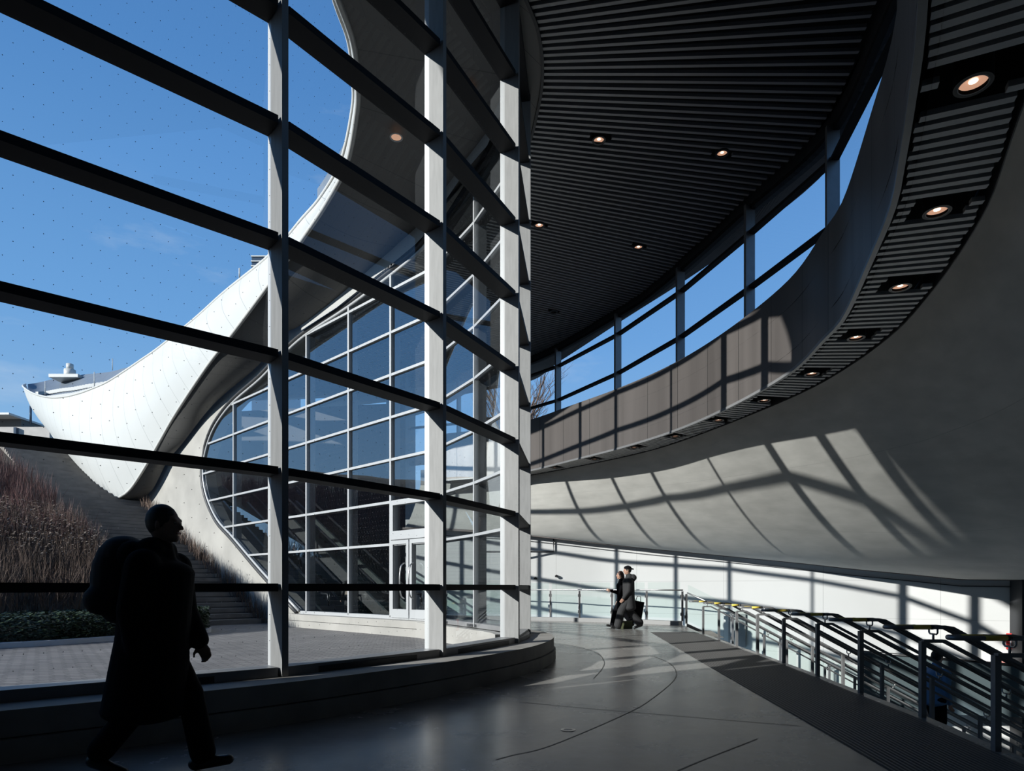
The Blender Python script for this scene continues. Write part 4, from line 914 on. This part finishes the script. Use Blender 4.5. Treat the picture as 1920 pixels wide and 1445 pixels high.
def person(loc, rz, H, lab, cols, stride=.3, arms=((.25, .3), (-.25, .3)), coat=.45, hood=False, pack=False, cap=False, hairlong=False, vox=.011, wide=1.0, lean=.05, headturn=0, group=None, bulk=1.0):
    """faces +X; left is +Y.  arms: (shoulder swing, elbow bend) per side"""
    o = empty('person', loc, rz); tag(o, lab, 'person', group); k = H/1.75
    ck, pk, hk, sk = cols; hip = Vector((0, 0, .92*k-abs(stride)*.10)); sh_ = hip+Vector((lean*.5, 0, .50*k)); nk_ = sh_+Vector((.0, 0, .06*k)); hd_ = nk_+Vector((.03, 0, .17*k))
    bm_ = MB(); cm = MB(); pm = MB(); feet = []
    for s_, sw in ((1, stride), (-1, -stride)):
        hp_ = hip+Vector((0, s_*.09*k, -.02)); ank = Vector((sw*k*1.05, s_*.085*k, .09*k)); 
        bend = .06 if sw > 0 else .13; kn = hp_.lerp(ank, .5)+Vector((bend*k, 0, .02)); 
        if sw < 0: ank += Vector((0, 0, .06*k))
        capsule(bm_, hp_, kn, .075*k, .052*k); capsule(bm_, kn, ank, .05*k, .038*k)
        capsule(pm, hp_, kn, .105*k, .085*k*wide); capsule(pm, kn, ank+Vector((0, 0, .03)), .082*k*wide, .082*k*wide); feet.append((ank, sw))
    capsule(pm, hip+Vector((0, -.08*k, .0)), hip+Vector((0, .08*k, .0)), .125*k, .125*k)
    capsule(bm_, hip, sh_-Vector((0, 0, .04)), .09*k, .08*k); capsule(bm_, nk_-Vector((0, 0, .05)), nk_+Vector((.015, 0, .08*k)), .058*k, .055*k)
    ellip(bm_, hd_, .098*k, .076*k, .122*k); capsule(bm_, hd_+Vector((.045, 0, -.07))*k, hd_+Vector((.065, 0, -.085))*k, .042*k, .028*k)
    capsule(bm_, hd_+Vector((.092, 0, .012))*k, hd_+Vector((.112, 0, -.022))*k, .010*k, .015*k, 8)
    capsule(bm_, hd_+Vector((.082, -.035, .03))*k, hd_+Vector((.082, .035, .03))*k, .016*k, .016*k, 8)
    for s_ in (-1, 1): capsule(bm_, hd_+Vector((-.005, s_*.076, .015))*k, hd_+Vector((-.01, s_*.08, -.02))*k, .015*k, .011*k, 8)
    # coat or jacket
    cz = hip.z-coat*k; bq = bulk
    zz = cz
    while zz < sh_.z-.05*k:
        t_ = (zz-hip.z)/(sh_.z-hip.z); fl_ = max(0, hip.z-zz)*.10; ellip(cm, (lean*.5*t_, 0, zz), (.15*bq+fl_)*k, (.195*bq**.5+fl_)*k, .10*k, 20); zz += .035*k
    capsule(cm, sh_+Vector((0, -.13*k, -.03)), sh_+Vector((0, .13*k, -.03)), .085*k, .085*k)
    capsule(cm, sh_, nk_+Vector((0, 0, .03*k)), .10*k, .078*k)
    for s_, (sw, el) in zip((1, -1), arms):
        S0 = sh_+Vector((0, s_*.19*k, -.04*k)); E_ = S0+Vector((math.sin(sw), s_*.06, -math.cos(sw))).normalized()*.29*k; W_ = E_+Vector((math.sin(sw+el), -s_*.05, -math.cos(sw+el))).normalized()*.25*k
        capsule(bm_, S0, E_, .045*k, .04*k); capsule(bm_, E_, W_, .038*k, .028*k); capsule(cm, S0, E_, .075*k*bq, .064*k*bq); capsule(cm, E_, W_-(W_-E_)*.06, .062*k*bq, .048*k*bq)
        hand(bm_, W_, (W_-E_), (0, 0, 1) if abs(sw+el) > .8 else (1, 0, 0), .7, k)
        if s_ == 1: wl = W_
        else: wr_ = W_
    fuse(bm_.build('body', sk), min(vox, .0095), 2).parent = o
    if hood: 
        capsule(cm, sh_+Vector((-.12, -.08, .03))*1, sh_+Vector((-.12, .08, .03)), .10*k, .10*k); capsule(cm, sh_+Vector((-.02, -.07, .06)), sh_+Vector((-.02, .07, .06)), .09*k, .09*k)
    fuse(cm.build('coat', ck, o), vox, 5); fuse(pm.build('trousers', pk, o), vox, 4)
    for ank, sw in feet:
        f_ = MB(); t_ = -.25 if sw > 0 else .45; c = Vector((ank.x, ank.y, ank.z-.045*k)); d = Vector((math.cos(t_), 0, -math.sin(t_))); hz_ = .035*k
        base = Vector((ank.x-.05*k, ank.y, max(.045*k, ank.z-.05*k))); toe = base+Vector((.22*k, 0, 0)); 
        if sw < 0: toe = Vector((base.x+.19*k, base.y, .035*k)); base.z = .11*k
        elif sw > 0: toe.z += .03
        capsule(f_, base, toe, .045*k, .036*k); capsule(f_, base+Vector((.02, 0, .02)), ank, .045*k, .045*k); fuse(f_.build('shoe', M['shoe'], o), .009, 2)
    hm_ = MB(); ellip(hm_, hd_+Vector((-.018, 0, .028))*k, .103*k, .088*k, .113*k); 
    if hairlong: capsule(hm_, hd_+Vector((-.06, 0, 0))*k, nk_+Vector((-.07, 0, -.03)), .075*k, .06*k)
    ho = hm_.build('hair', hk, o); fuse(ho, .009, 2)
    for s_ in (-1, 1):
        e_m = MB(); ellip(e_m, hd_+Vector((.083, s_*.03, .012))*k, .012*k, .014*k, .010*k, 10); e_m.build('eye', M['eye'], o)
    lm = MB(); capsule(lm, hd_+Vector((.093, -.018, -.052))*k, hd_+Vector((.093, .018, -.052))*k, .007*k, .007*k, 8); lm.build('mouth', M['lips'], o)
    if cap:
        cm2 = MB(); ellip(cm2, hd_+Vector((-.012, 0, .055))*k, .112*k, .094*k, .085*k); capsule(cm2, hd_+Vector((.08, -.04, .045))*k, hd_+Vector((.08, .04, .045))*k, .02*k, .02*k); capsule(cm2, hd_+Vector((.15, -.03, .04))*k, hd_+Vector((.15, .03, .04))*k, .012*k, .012*k); capsule(cm2, hd_+Vector((.08, 0, .045))*k, hd_+Vector((.15, 0, .04))*k, .03*k, .02*k); fuse(cm2.build('cap', ck, o), .009, 2)
    return o, k, sh_, wl, wr_, hd_
M['shoe'] = mat('black_shoe', (.012, .012, .013), .4); M['eye'] = mat('eye', (.05, .04, .04), .2); M['lips'] = mat('lips', (.35, .13, .11), .5)
blk = mat('black_cloth', (.005, .005, .007), .95, spec=.15); blk2 = mat('charcoal_cloth', (.028, .028, .030), .85); navy = mat('navy_cloth', (.006, .007, .011), .8); hairb = mat('dark_hair', (.008, .007, .006), .6)
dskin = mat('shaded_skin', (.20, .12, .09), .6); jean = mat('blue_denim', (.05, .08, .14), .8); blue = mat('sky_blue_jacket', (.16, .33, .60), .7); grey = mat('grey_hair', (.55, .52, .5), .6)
FM = person((-2.30, 4.10, 0), 0, 1.72, 'person in a long dark padded coat and backpack walking past the glass in front', (blk, blk, hairb, dskin), stride=.27, arms=((.15, .35), (-.2, .3)), coat=.46, hood=True, vox=.012, lean=.09, bulk=1.42)  # near-black cloth and dark skin colours carry the shade over this figure
bp_ = MB(); ellip(bp_, (-.20, 0, 1.24), .14, .17, .28); ellip(bp_, (-.15, 0, 1.41), .14, .15, .12); capsule(bp_, (-.24, -.1, 1.12), (-.24, .1, 1.12), .10, .10)
bo = fuse(bp_.build('backpack', navy), .012, 4); bo.location = (-2.30-.03, 4.10, .0); tag(bo, 'dark bulky backpack worn by the person in front', 'backpack')
p2 = person((3.32, 18.2, 0), math.pi, 1.80, 'person in a black hooded coat, cap and wide trousers striding across the far floor', (blk2, blk2, hairb, M['skin']), stride=.30, arms=((.1, .5), (-.1, .35)), coat=.30, hood=True, cap=False, wide=1.35, lean=.02, bulk=1.1)
cp_ = MB(); ellip(cp_, (0, 0, 0), .112, .096, .07); capsule(cp_, (-.09, -.03, -.02), (-.09, .03, -.02), .02, .02); capsule(cp_, (-.16, -.03, -.03), (-.16, .03, -.03), .012, .012); capsule(cp_, (-.09, 0, -.02), (-.16, 0, -.03), .025, .018)
hd_ = p2[5]; co_ = fuse(cp_.build('cap', blk, p2[0]), .009, 2); co_.location = (hd_.x-.01, hd_.y, hd_.z+.07)
p3 = person((3.22, 18.75, 0), math.pi*1.0, 1.66, 'person half hidden behind the walker in the black coat, one hand raised', (blk, blk, mat('brown_hair', (.06, .025, .02), .6), M['skin']), stride=-.26, arms=((.35, 1.5), (.0, .3)), coat=.35, hairlong=True)
bg_ = MB(); bg_.box(-.17, -.06, 0, .17, .06, .52); bgo = bg_.build('tote_bag', blk); bgo.location = (3.53, 18.35, .28); bgo.rotation_euler = (0, .18, .2)
tag(bgo, 'black flat bag swinging behind the walker in the black coat', 'bag'); MB().tube([(-.08, 0, .5), (-.05, 0, .66), (.05, 0, .66), (.08, 0, .5)], .01, 6).build('handle', blk, bgo)
sb = MB().box(-.16, -.1, 0, .16, .1, .22); sbo = sb.build('shopping_bag', mat('olive_bag', (.10, .11, .055), .7)); sbo.location = (3.30, 18.47, .0); tag(sbo, 'small olive shopping bag near the feet of the two walkers', 'bag'); MB().tube([(-.08, 0, .22), (-.04, 0, .36), (.04, 0, .36), (.08, 0, .22)], .008, 6).build('handle', blk, sbo)
kx = 9; xx = interp([(b_, a) for a, b_ in EDGE], 11.0)+.3*kx+.15
p4 = person((xx, 11.0, -.16*(kx+1)), .35, 1.70, 'person in a light blue jacket going down the stairs between the handrails', (blue, blk, hairb, M['skin']), stride=.16, arms=((.2, .6), (-.1, .5)), coat=.05, lean=.06, vox=.013)
person((-8.2, 24.0, 1.1), -.75, 1.70, 'person with pale hair standing on the escalator behind the far glass', (blk, jean, grey, M['skin']), stride=.03, coat=.1, vox=.014)
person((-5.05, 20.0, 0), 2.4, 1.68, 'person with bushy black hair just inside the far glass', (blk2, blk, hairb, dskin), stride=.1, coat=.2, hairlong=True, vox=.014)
person((-9.3, 24.9, 1.7), -.75, 1.72, 'person in dark clothes high on the escalator behind the far glass', (blk2, blk, hairb, M['skin']), stride=.03, coat=.1, vox=.014)
hand_bag = MB(); ellip(hand_bag, (0, 0, 0), .16, .1, .16); hb2 = hand_bag.build('shoulder_bag', mat('tan_bag', (.24, .19, .15), .7)); hb2.location = (-5.0, 19.75, .98); tag(hb2, 'tan shoulder bag carried by the person just inside the far glass', 'bag')
